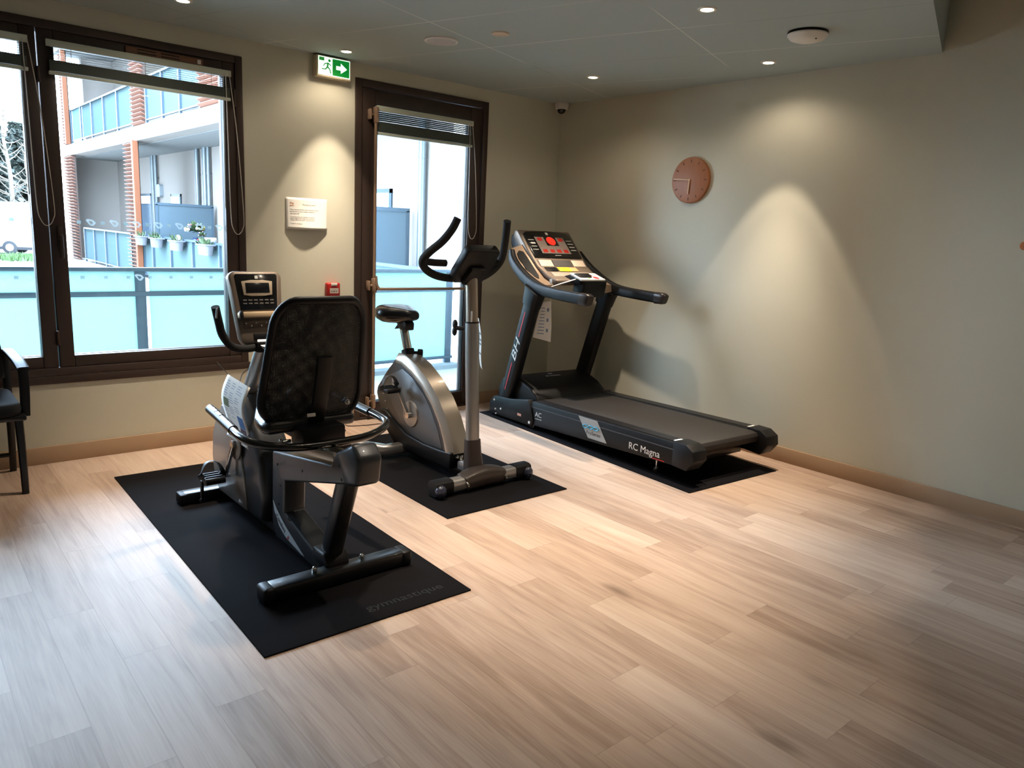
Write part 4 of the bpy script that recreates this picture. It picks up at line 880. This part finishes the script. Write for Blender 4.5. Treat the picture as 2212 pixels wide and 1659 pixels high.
# wings with cup holders between the console and the handrails
for s_ in (-1, 1):
    ui = UC+s_*.255; uo = UC+s_*.352
    inn = [(.875, 1.335), (.80, 1.262), (.71, 1.175), (.60, 1.098), (.49, 1.062)]; out = [(.90, 1.30), (.835, 1.225), (.735, 1.155), (.62, 1.095), (.50, 1.055)]
    secs = [[Vector((ui, a[0], a[1])), Vector((uo, b[0], b[1])), Vector((uo, b[0]-.01, b[1]-.05)), Vector((ui, a[0], a[1]-.07))] for a, b in zip(inn, out)]
    wg = MB().loft(secs).build('side_wing', M('bronze_grey_wing', (140, 118, 98), .4, metal=.35, var=.04), tm_, 50)
    def wp(a, b):
        k = b*(len(inn)-1); i = min(int(k), len(inn)-2); f_ = k-i
        p = Vector((ui, *inn[i])).lerp(Vector((ui, *inn[i+1])), f_); q = Vector((uo, *out[i])).lerp(Vector((uo, *out[i+1])), f_)
        return p.lerp(q, a)
    nn = (wp(1, .5)-wp(0, .5)).cross(wp(.5, .7)-wp(.5, .3)).normalized(); nn = nn if nn.z > 0 else -nn
    hole = [(.26, .16), (.5, .11), (.72, .16), (.80, .30), (.80, .55), (.70, .70), (.48, .76), (.27, .68), (.2, .5), (.2, .28)]
    vs = [wp(a, b)+nn*.004 for a, b in hole]+[wp(.5+(a-.5)*1.1, .44+(b-.44)*1.06)-nn*.004 for a, b in hole]; n_ = len(hole)
    MB().raw(vs, [tuple(range(n_))]+[(i, (i+1) % n_, n_+(i+1) % n_, n_+i) for i in range(n_)]).build('cup_holder', M('cup_recess_shade', (7, 7, 8), .8, var=.05), wg)  # flat black patch: the shade of the cup recess is put into its colour
# black padded box and rod under the console
pbx = MB().box((UC+.035, .415, 1.045), (.23, .12, .125), rotm('X', 8), .014, 3).build('pulse_box', blackp, tm_)
MB().prism([(.37, 1.115), (.43, 1.15), (.56, 1.12), (.52, 1.08), (.38, 1.07)], 'x', UC-.10, UC+.03, .006).build('box_shoulder', blackp, pbx)
MB().cyl((UC-.29, .47, 1.045), (UC-.085, .40, 1.115), .006, n=10).sph((UC-.25, .458, 1.058), .009, 10).build('silver_rod', chromem, tm_)
fr = Fr((UL-.0008, -.5, .121), (0, -1, -.0), (0, 0, 1)); sl = math.atan(.036/1.39)
frd = Fr((UL-.0013, 0, .13), (0, -math.cos(sl), math.sin(sl)), (0, math.sin(sl), math.cos(sl)))
MB().ftext(frd, 'RC Magna', .53, -.028, .062, sx=1.02).build('model_lettering', whiteink, tm_, 0)
MB().fbox(frd, (.73, .83), (-.043, -.039), (0, .0012)).build('red_underline', redp, tm_, 0)
MB().ftext(frd, 'AC', -.42, -.012, .05, sx=1.1).ftext(frd, 'commercial', -.42, -.032, .016).build('series_lettering', whiteink, tm_, 0)
MB().fpoly(frd, [(.05, .088), (.235, .086), (.335, -.045), (.155, -.045)][::-1], 0, .0012).build('badge', labelgrey, tm_, 0)
bd = MB()
for i in range(3):
    for sg in (1, -1):
        pts = [frd.pt(.10+.052*i+.052*k/8, .03-.0*k+sg*.012*math.sin(PI*k/8), .003) for k in range(9)]
        bd.tube(pts, .0042, 6, 1)
bd.build('badge_wave', bluewash, tm_, 40)
MB().ftext(frd, 'ProSeries', .135, -.02, .036, c=.0016).build('badge_lettering', inkm, tm_, 0)
# booklet lying on the box, leaflet behind the upright
bkx = thing('instruction_booklet', 'small white booklet with red print lying under the treadmill console', 'booklet', (-.54, -.945, 1.125), math.radians(-3.5), None, world=False)
fr = Fr((.0, .0, .0), (1, 0, 0), (0, 1, .30))
MB().fbox(fr, (-.12, .12), (-.07, .06), (0, .012), .001).build('booklet_body', paperm, bkx)
MB().fbox(fr, (-.02, .055), (-.005, .058), (.012, .0128)).build('dark_picture', M('maroon_print', (84, 26, 24), .6, var=.3, scale=60), bkx)
MB().fpoly(fr, circ(.026, 20, .055, -.035), .012, .0132).build('red_print', redp, bkx)
MB().fpoly(fr, circ(.012, 14, -.02, -.045), .012, .013).build('green_print', M('green_patch', (110, 170, 90), .6, var=.2), bkx)
MB().ftext(fr, 'RC', -.10, .0, .04, c=.0124).ftext(fr, 'BH', .075, .015, .03, c=.0124).build('printed_text', inkm, bkx, 0)
lf3 = thing('printed_leaflet', 'white printed leaflet hanging behind the treadmill upright with lettering', 'leaflet', (-.604, -1.357, MT), math.radians(-3.5), None, world=False)
fr = Fr((UL+.16, .60, .645), (.75, -.66, 0), (.05, -.12, 1)); 
MB().fpoly(fr, [(-.06, .012), (.075, -.018), (.075, .10), (.062, .29), (-.0, .28), (-.035, .15)], 0, .0012).build('sheet', paperm, lf3)
mb = MB()
for r_ in range(9):
    mb.fbox(fr, (-.03+r_*.003, .02), (.04+r_*.024, .046+r_*.024), (.0012, .0018))
    if r_ % 3 == 1: mb.fbox(fr, (.035, .05), (.03+r_*.026, .055+r_*.026), (.0012, .0018))
mb.build('printed_text', M('pale_blue_print', (120, 140, 170), .7, var=.2), lf3)
MB().tube([fr.pt(.06, .285, .001), fr.pt(.06, .34, .0)], .0015, 6, 1).build('tie', cordm, lf3)

# ================================================================== black visitor chair by the window
ch = thing('armchair', 'black upholstered visitor chair with armrests under the window', 'chair', (-4.31, -.33, 0))
sx0, sx1 = -4.60, -4.04
MB().prism(rr(.50, .46, .07, 5, -4.315, -.36), 'z', .425, .49, .024, 3).build('seat', fabricm, ch)
MB().bb(-4.58, -4.05, -.57, -.15, .40, .427, .008).build('seat_frame', blackmetal, ch)
bp = [Vector((-4.315+a, -.12+.03*b-.02*math.cos(a*5), .54+.30*b)) for a in (0,) for b in (0,)]
secs = []
for b in range(7):
    t_ = b/6; w = .235-.03*t_**3; z = .54+.31*t_; yc = -.135+.05*t_
    secs.append([Vector((-4.315+w*math.cos(a)*1.0, yc+.026*math.sin(a)+.03*(math.cos(a)**2-1)*-.3, z)) for a in [2*PI*k/20 for k in range(20)]])
MB().loft(secs).build('backrest', fabricm, ch, 50)
for s_ in (-1, 1):
    x = -4.315+s_*.255
    MB().tube([(x, -.09, .66), (x-s_*.0, -.14, .685), (x, -.25, .69), (x+s_*.012, -.40, .672), (x+s_*.02, -.50, .645)], 1.0, 14, 5, sec=(.028, .012), up=(0, 0, 1)).build('armrest', blackp, ch)
    MB().tube([(x+s_*.018, -.49, .65), (x+s_*.018, -.50, .54), (x+s_*.012, -.50, .41)], 1.0, 12, 3, sec=(.022, .015), up=(0, 1, 0)).build('arm_post', blackp, ch)
    MB().tube([(x-s_*.012, -.44, .42), (x-s_*.01, -.465, .2), (x-s_*.012, -.485, .0)], [1.15, 1, .9], 12, 3, sec=(.018, .019), up=(0, 1, 0)).build('leg', blackmetal, ch)
    MB().tube([(x-s_*.01, -.10, .69), (x-s_*.012, -.12, .45), (x-s_*.012, -.10, .2), (x-s_*.012, -.055, .0)], [.9, 1.1, 1, .9], 12, 4, sec=(.018, .017), up=(0, 1, 0)).build('leg', blackmetal, ch)
MB().cyl((-4.57, -.08, .10), (-4.06, -.08, .10), .012, n=12).build('stretcher', blackmetal, ch)

# power cords near the door
def cord(label, pts, r=.0028, m=None):
    o = MB().tube(pts, r, 6, 6).build('power_cord', m or M('dark_cord', (54, 34, 28), .6), None, 80); return tag(o, label, 'cord')
cord('thin dark cord running from the door foot to the recumbent bike', [(-2.12, -.03, .004), (-2.22, -.10, .004), (-2.12, -.2, .004), (-2.2, -.3, .004), (-2.28, -.42, .004), (-2.5, -.62, .004), (-2.7, -.72, .004), (-2.82, -.85, .009)])
cord('thin dark cord running along the floor to the upright bike', [(-2.02, -.025, .004), (-2.06, -.12, .004), (-1.95, -.17, .004), (-1.8, -.2, .004), (-1.74, -.32, .004), (-1.85, -.43, .009), (-1.98, -.62, .012)])
# ================================================================== outside: terrace, wing of the building, street
st('terrace', MB().bb(-9, .3, .11, 1.56, -.16, -.03), M('terrace_tiles', (150, 154, 156), .7, var=.04, scale=4))
st('terrace_kerb', MB().bb(-9, .3, 1.56, 1.88, -.3, .0, .006).bb(-9, .3, 1.545, 1.56, -.16, .012), M('kerb_stone', (126, 136, 142), .8, var=.06))
st('ground', MB().bb(-60, 60, 1.88, 130, -1.2, -1.0), pavem)
tr = thing('terrace_railing', 'blue grey terrace railing with frosted glass panels outside the window', 'railing', (-3.4, 1.75, -.03))
RX = [-8.3, -5.6, -2.915, .155]
MB().bb(-8.4, .2, 1.72, 1.78, .975, 1.005, .003).build('top_rail', railm, tr, 30)
MB().bb(-8.4, .2, 1.725, 1.755, .775, .815, .003).build('middle_rail', railm, tr, 30)
MB().bb(-8.4, .2, 1.725, 1.765, .045, .075, .003).build('bottom_rail', railm, tr, 30)
for x in RX: 
    MB().bb(x-.05, x+.03, 1.735, 1.775, -.03, .98, .003).build('post', railm, tr, 30)
for a, b in zip(RX[:-1], RX[1:]):
    MB().bb(a+.06, b-.05, 1.742, 1.752, .815, .975).build('glass_panel', frost, tr, 0); MB().bb(a+.06, b-.05, 1.742, 1.752, .075, .775).build('glass_panel', frost, tr, 0)
tag(MB().bb(.285, .66, .30, 1.95, -.1, 3.2, .01).build('stone_pillar', stonem, None, 30), 'white split-stone clad pillar seen through the edge of the glazed door', 'pillar')
st('shading_overhang', MB().bb(-9, .3, .11, 1.7, 2.9, 3.1), facm)  # unseen overhang, its depth set to dim daylight on the room floor

wg = thing('apartment_wing', 'white two-storey apartment wing with glass balconies and timber louvres outside', 'building', (1.4, 14, -1.0))
def part(n, mb, m, par=None, sm=0, **k): return mb.build(n, m, par or wg, sm, **k)
part('lower_slab', MB().bb(.56, 2.4, 2.2, 24.2, -.45, -.1), facm); part('plinth', MB().bb(.8, 2.4, 2.2, 24.2, -1.0, -.45), soffm)
part('back_wall', MB().bb(2.1, 2.4, 1.9, 24.2, -.1, 3.16), facm)
part('upper_slab', MB().bb(.53, 2.4, 2.2, 24.2, 3.16, 3.48).bb(.533, 2.1, 2.25, 24.15, 3.150, 3.16), facm)
part('upper_back_wall', MB().bb(2.1, 2.4, 2.2, 24.2, 3.48, 6.3), facm)
part('roof_slab', MB().bb(.45, 2.6, 2.0, 24.4, 6.3, 6.6), soffm)
part('end_wall', MB().bb(.86, 2.1, 23.9, 24.2, -.1, 3.16).bb(1.2, 2.1, 23.9, 24.2, 3.48, 6.3), facm)
part('timber_cladding', MB().bb(2.04, 2.1, 15.6, 21.0, 4.55, 6.2), M('grey_timber_cladding', (92, 84, 74), .8, var=.3, scale=3, stretch=(1, 12, .3)))
# louvred screens: slats in a timber frame
def louvre(y0, y1, z0, z1, post_near=True):
    lv = MB(); z = z0+.05; yp = y0+(.17 if post_near else 0)
    while z < z1-.03:
        lv.box((.53, (yp+y1)/2, z), (.11, y1-yp, .012), rotm('Y', 28)); z += .095
    o = part('louvre_screen', lv, louvm)
    if post_near: part('louvre_post', MB().bb(.44, .56, y0, y0+.16, z0, z1), cedarm, o)
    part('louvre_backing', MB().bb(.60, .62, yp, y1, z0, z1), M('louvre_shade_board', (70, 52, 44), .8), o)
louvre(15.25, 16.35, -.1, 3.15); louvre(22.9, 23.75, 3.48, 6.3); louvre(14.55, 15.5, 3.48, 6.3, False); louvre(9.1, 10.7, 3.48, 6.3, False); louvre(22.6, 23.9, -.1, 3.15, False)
# balcony railings
def brail(x, ys, zf, h):
    t0, t1 = min(ys), max(ys); o = part('balcony_rail', MB().bb(x-.03, x+.03, t0, t1, zf+h-.04, zf+h).bb(x-.02, x+.02, t0, t1, zf+.07, zf+.10), railm)
    for y in ys: part('rail_post', MB().bb(x-.025, x+.025, y-.03, y+.03, zf, zf+h-.04), railm, o)
    for a, b in zip(ys[:-1], ys[1:]): part('rail_glass', MB().bb(x+.026, x+.036, a+.035, b-.035, zf+.1, zf+h-.04), frostw, o)
brail(.58, [15.6, 17.05, 18.5, 19.9, 21.3, 22.7], 3.48, 1.02); brail(.58, [10.75, 12.0, 13.2, 14.45], 3.48, 1.02)
brail(.60, [16.4, 17.9, 19.2, 20.6, 21.9], -.1, 1.05); brail(.60, [3.0, 4.4, 5.8, 7.2, 8.6, 10.0, 11.6, 13.1, 14.5, 15.3], -.1, 1.05)
part('balcony_soffit_line', MB().bb(.9, 2.1, 2.3, 24.1, 3.135, 3.1499), soffm)
for y, r_ in ((19.5, .07), (19.2, .05), (15.55, .06), (14.95, .075), (14.7, .045), (5.16, .06)):
    pz = part('downpipe', MB().cyl((2.02, y, -.1), (2.02, y, 3.14), r_, n=14), zincm, None, 40)
    cb = MB()
    for z in (.6, 2.5): cb.cyl((2.02, y, z-.012), (2.02, y, z+.012), r_+.012, n=14).bb(2.02, 2.1, y-.01, y+.09, z-.008, z+.008)
    part('pipe_clip', cb, zincm, pz, 40)
def wwin(y0, y1, z0, z1):
    f = part('window', MB().bb(2.07, 2.099, y0, y1, z1-.07, z1).bb(2.07, 2.099, y0, y1, z0, z0+.06).bb(2.07, 2.099, y0, y0+.06, z0, z1).bb(2.07, 2.099, y1-.06, y1, z0, z1), railm)
    part('window_shutter', MB().bb(2.05, 2.07, y0+.06, y1-.06, z1-.3, z1-.07), M('shutter_pale', (200, 214, 222), .6), f)
    part('pane', MB().bb(2.085, 2.095, y0+.06, y1-.06, z0+.06, z1-.07), M('dark_pane', (70, 90, 108), .15, var=.2), f)
wwin(6.14, 7.6, .5, 2.04); wwin(17.15, 18.05, .9, 2.03); wwin(20.0, 21.3, .0, 2.06)
part('wall_vent', MB().prism(rr(.32, .36, .08, 5, 18.95, 2.13), 'x', 1.99, 2.1), M('vent_grey', (120, 128, 134), .5, var=.3, scale=20, stretch=(1, 1, 9)))
for y, x0, x1 in ((14.38, .66, 2.0), (5.5, .8, 2.02)):
    s_ = part('privacy_screen', MB().bb(x0, x1, y, y+.02, -.1, 1.68), screenm)
    part('screen_frame', MB().bb(x0, x1, y-.015, y+.035, 1.66, 1.72).bb(x1-.06, x1, y-.015, y+.035, -.1, 1.68).bb(x0, x0+.05, y-.015, y+.035, -.1, 1.68), railm, s_)
# planters on the lower rail
pnames = ['grey trough planter with sparse sprigs, next to the tall louvre post', 'grey trough planter with bright green leaves, second from the louvre post', 'grey trough planter with a pale bloom, third along the balcony rail', 'grey trough planter nearest the blind cord loop, on the balcony rail']
for i, (y, n_) in enumerate(((15.0, pnames[0]), (13.72, pnames[1]), (12.26, pnames[2]), (10.42, pnames[3]))):
    t = thing('rail_planter', n_, 'planter', (.46, y, .68), 0, 'grey planters hanging on the balcony rail')
    MB().loft([[Vector((.47+a*.075, y+b*.25, .70)) for a, b in rr(2, 2, .5, 4)], [Vector((.47+a*.09, y+b*.30, .895)) for a, b in rr(2, 2, .5, 4)]]).build('trough', planterm, t, 50)
    MB().bb(.37, .57, y-.31, y+.31, .885, .915, .008).build('rim', planterm, t, 30)
    MB().bb(.555, .64, y-.15, y-.12, .80, .96).bb(.555, .64, y+.12, y+.15, .80, .96).build('hanger', railm, t)
    pl = MB()
    for k in range((26, 60, 30, 70)[i]):
        p = Vector((.47+random.uniform(-.06, .06), y+random.uniform(-.26, .26), .9)); q = p+Vector((random.uniform(-.1, .05), random.uniform(-.08, .08), random.uniform(.04, .17))); w = Vector((random.uniform(-.02, .02), random.uniform(-.02, .02), .01))
        pl.raw([p, (p+q)/2+w, q, (p+q)/2-w], [(0, 1, 2, 3)])
    pl.build('plants', leafm, t, 0)
    if i == 2: MB().sph((.45, y-.22, .98), (.05, .05, .06), 10).build('bloom', whitep, t)
tb = thing('balcony_table', 'small dark blue table holding flowers behind the balcony rail', 'table', (1.0, 12.45, -.1))
MB().bb(.78, 1.22, 11.95, 12.95, .76, .79, .005).build('tabletop', railm, tb)
for a in (.81, 1.19):
    for b in (11.98, 12.92): MB().cyl((a, b, -.1), (a, b, .76), .018, n=10).build('leg', railm, tb)
def flowers(t, c, r, n, cols, zs=1.0):
    lv = MB()
    for k in range(n):
        d = Vector((random.gauss(0, 1), random.gauss(0, 1), abs(random.gauss(0, 1))*zs+.2)).normalized()*r*random.uniform(.55, 1); p = Vector(c)+d
        u = d.cross(Vector((0, 0, 1))).normalized()*r*.22; v = d.normalized()*r*.25
        lv.raw([p-v, p+u, p+v*1.2, p-u], [(0, 1, 2, 3)])
    lv.build('foliage', leafm, t, 0)
    for ci, m_ in enumerate(cols):
        fl = MB()
        for k in range(7):
            d = Vector((random.gauss(0, 1)-.6, random.gauss(0, 1), abs(random.gauss(0, 1))*zs+.3)).normalized()*r*random.uniform(.85, 1.1); fl.sph(Vector(c)+d, r*.14, 8)
        fl.build('blossoms', m_, t, 50)
yel = M('yellow_bloom', (150, 140, 70), .6, var=.2); pink = M('pink_bloom', (150, 80, 90), .6, var=.2); lilac = M('lilac_bloom', (150, 130, 160), .6, var=.2)
t = thing('flower_bouquet', 'mixed bouquet of yellow and pink flowers in a dark vase on the balcony', 'flowers', (1.0, 12.65, .79))
MB().lathe([(0, 0), (.06, 0), (.075, .08), (.05, .15), (.065, .19), (0, .19)], (1.0, 12.65, .79)).build('vase', M('dark_blue_vase', (52, 66, 96), .25, var=.1), t)
flowers(t, (1.0, 12.65, 1.08), .22, 150, [yel, pink, whitep])
t = thing('potted_plant', 'red flower pot with a small plant on the balcony table', 'potted plant', (.98, 12.15, .79))
MB().lathe([(0, 0), (.075, 0), (.10, .15), (.11, .15), (.11, .17), (0, .165)], (.98, 12.15, .79)).build('pot', M('red_pot', (140, 34, 30), .5, var=.1), t)
MB().cyl((.98, 12.15, .785), (.98, 12.15, .80), .13, n=20).build('saucer', whitep, t); flowers(t, (.98, 12.15, 1.0), .11, 50, [lilac])
t = thing('canister', 'white cylindrical canister beside the red flower pot on the balcony', 'canister', (.95, 11.55, -.1))
MB().cyl((.95, 11.55, -.1), (.95, 11.55, .98), .15, n=20, bev=.02).build('body', facm, t); MB().cyl((.95, 11.55, .98), (.95, 11.55, 1.01), .12, n=20).build('lid', whitep, t)
t = thing('window_box', 'red window box behind the far balcony glass', 'planter', (.72, 20.4, .62))
MB().bb(.64, .80, 20.1, 20.9, .62, .86, .02).build('trough', M('faded_red', (196, 110, 106), .6, var=.1), t); MB().bb(.63, .81, 20.09, 20.91, .84, .87, .006).build('rim', M('faded_red_rim', (186, 100, 98), .6), t)
# van on the street
vn = thing('delivery_van', 'white van parked on the street, its front wheel showing past the window', 'van', (.2, 44, -1.0))
vp = [(-4.2, -.65), (3.6, -.65), (3.65, .9), (3.45, 1.75), (-4.2, 1.75)]
def vrot(mb, a=-.42, o=(.6, 44.6)):
    for v in mb.v:
        x, y = v.x-o[0], v.y-o[1]; v.x = o[0]+x*math.cos(a)-y*math.sin(a); v.y = o[1]+x*math.sin(a)+y*math.cos(a)
    return mb
vrot(MB().prism(vp, 'y', 43.7, 45.6, .12)).build('van_body', vanm, vn, 40)
vrot(MB().bb(-4.2, 1.0, 43.66, 43.7, -.6, -.45)).build('side_trim', M('van_trim', (150, 154, 160), .5), vn)
vrot(MB().bb(-4.2, 3.6, 43.72, 45.5, -.75, -.6)).build('sill', tyrem, vn)
for x in (1.6, -2.4):
    for y in (43.7, 45.4):
        w_ = vrot(MB().cyl((x, y-.02, -.64), (x, y+.22, -.64), .36, n=28, bev=.05)).build('wheel', tyrem, vn)
        vrot(MB().cyl((x, y-.03, -.64), (x, y-.015, -.64), .19, n=20)).build('hub_cap', labelgrey, w_)
# trees beyond the street and planting by the terrace
def evergreen(x, y, h, r, label):
    t = thing('evergreen_tree', label, 'tree', (x, y, -1), 0, 'trees beyond the street')
    MB().cyl((x, y, -1), (x, y, -1+h*.9), .2, .04, n=10).build('trunk', barkm, t)
    lv = MB()
    for k in range(4600):
        z = random.random()**.9; rr_ = r*(1-z*.75)*math.sqrt(random.random()); a = random.random()*2*PI
        p = Vector((x+rr_*math.cos(a), y+rr_*math.sin(a), -1+.05*h+z*h*.95)); s_ = random.uniform(.14, .36)
        u = Vector((random.gauss(0, 1), random.gauss(0, 1), random.gauss(0, .6))).normalized()*s_; v = Vector((random.gauss(0, 1), random.gauss(0, 1), random.gauss(0, 1))).normalized()*s_*.7
        lv.raw([p-u, p+v, p+u, p-v], [(0, 1, 2, 3)])
    lv.build('crown', firm, t, 0)
evergreen(1.1, 51.5, 9.6, 2.3, 'dense dark evergreen directly above the white van'); evergreen(-1.9, 57, 8.5, 2.2, 'dense dark evergreen at the very edge of the window view'); evergreen(3.9, 57.5, 8.0, 2.1, 'dense dark evergreen behind the bare trunks')
def bare(x, y, h, label):
    t = thing('bare_tree', label, 'tree', (x, y, -1), 0, 'trees beyond the street')
    MB().tube([(x, y, -1), (x+.1, y, h*.4), (x-.1, y+.1, h*.75), (x+.15, y, h)], [.13, .11, .07, .02], 8, 5).build('trunk', barkm, t)
    bm_ = MB()
    for k in range(46):
        z = random.uniform(.5, h*.95); a = random.random()*2*PI; l = (1-z/h)*1.3+.3
        p = Vector((x, y, z)); q = p+Vector((math.cos(a)*l, math.sin(a)*l*.6, l*random.uniform(.3, .9)))
        bm_.tube([p, (p+q)/2+Vector((0, 0, -.1)), q], [.035, .025, .01], 5, 3)
    bm_.build('branches', barkm, t)
bare(1.75, 46.6, 7.4, 'tall bare pale trunk standing behind the van roof'); bare(3.0, 48.6, 5.6, 'shorter bare trunk beside the tall pale one')
g = MB()
for k in range(900):
    p = Vector((random.gauss(1.2, .7), random.gauss(38.5, .8), -1.0)); q = p+Vector((random.uniform(-.1, .1), random.uniform(-.1, .1), random.uniform(.1, .35))); w = Vector((.04, .01, 0))
    g.raw([p-w, p+w, q], [(0, 1, 2)])
g.build('grass', M('grass_green', (50, 76, 30), .7, var=.3), None, 0, 'stuff', 'patch of bright green grass in front of the white van')
st('garden_bed', MB().bb(-4, 2.6, 36.5, 41.5, -1.05, -.99), M('bare_soil', (52, 44, 42), .95, var=.25, scale=4))

# added unseen masses that shade the outdoor wing: courtyard block, floors above this room
nb = thing('shading_block', 'tall plain block added across the courtyard to shade the wing, out of view', 'building', (-10.2, 30, -1))
MB().bb(-11, -9.5, 13.5, 52, -1, 14).build('walls', facm, nb, 0)
nw = MB()
for k in range(10):
    for z in (.8, 3.9, 7.0, 10.1): nw.bb(-9.5, -9.46, 14.5+k*3.7, 16.1+k*3.7, z, z+1.6)
nw.build('windows', M('block_window_glass', (46, 58, 70), .2, var=.2), nb, 0)
st('shading_upper_mass', MB().bb(-16, .3, -8.2, .11, 3.12, 7.5), facm)  # unseen mass added over the room to block sky from the wing
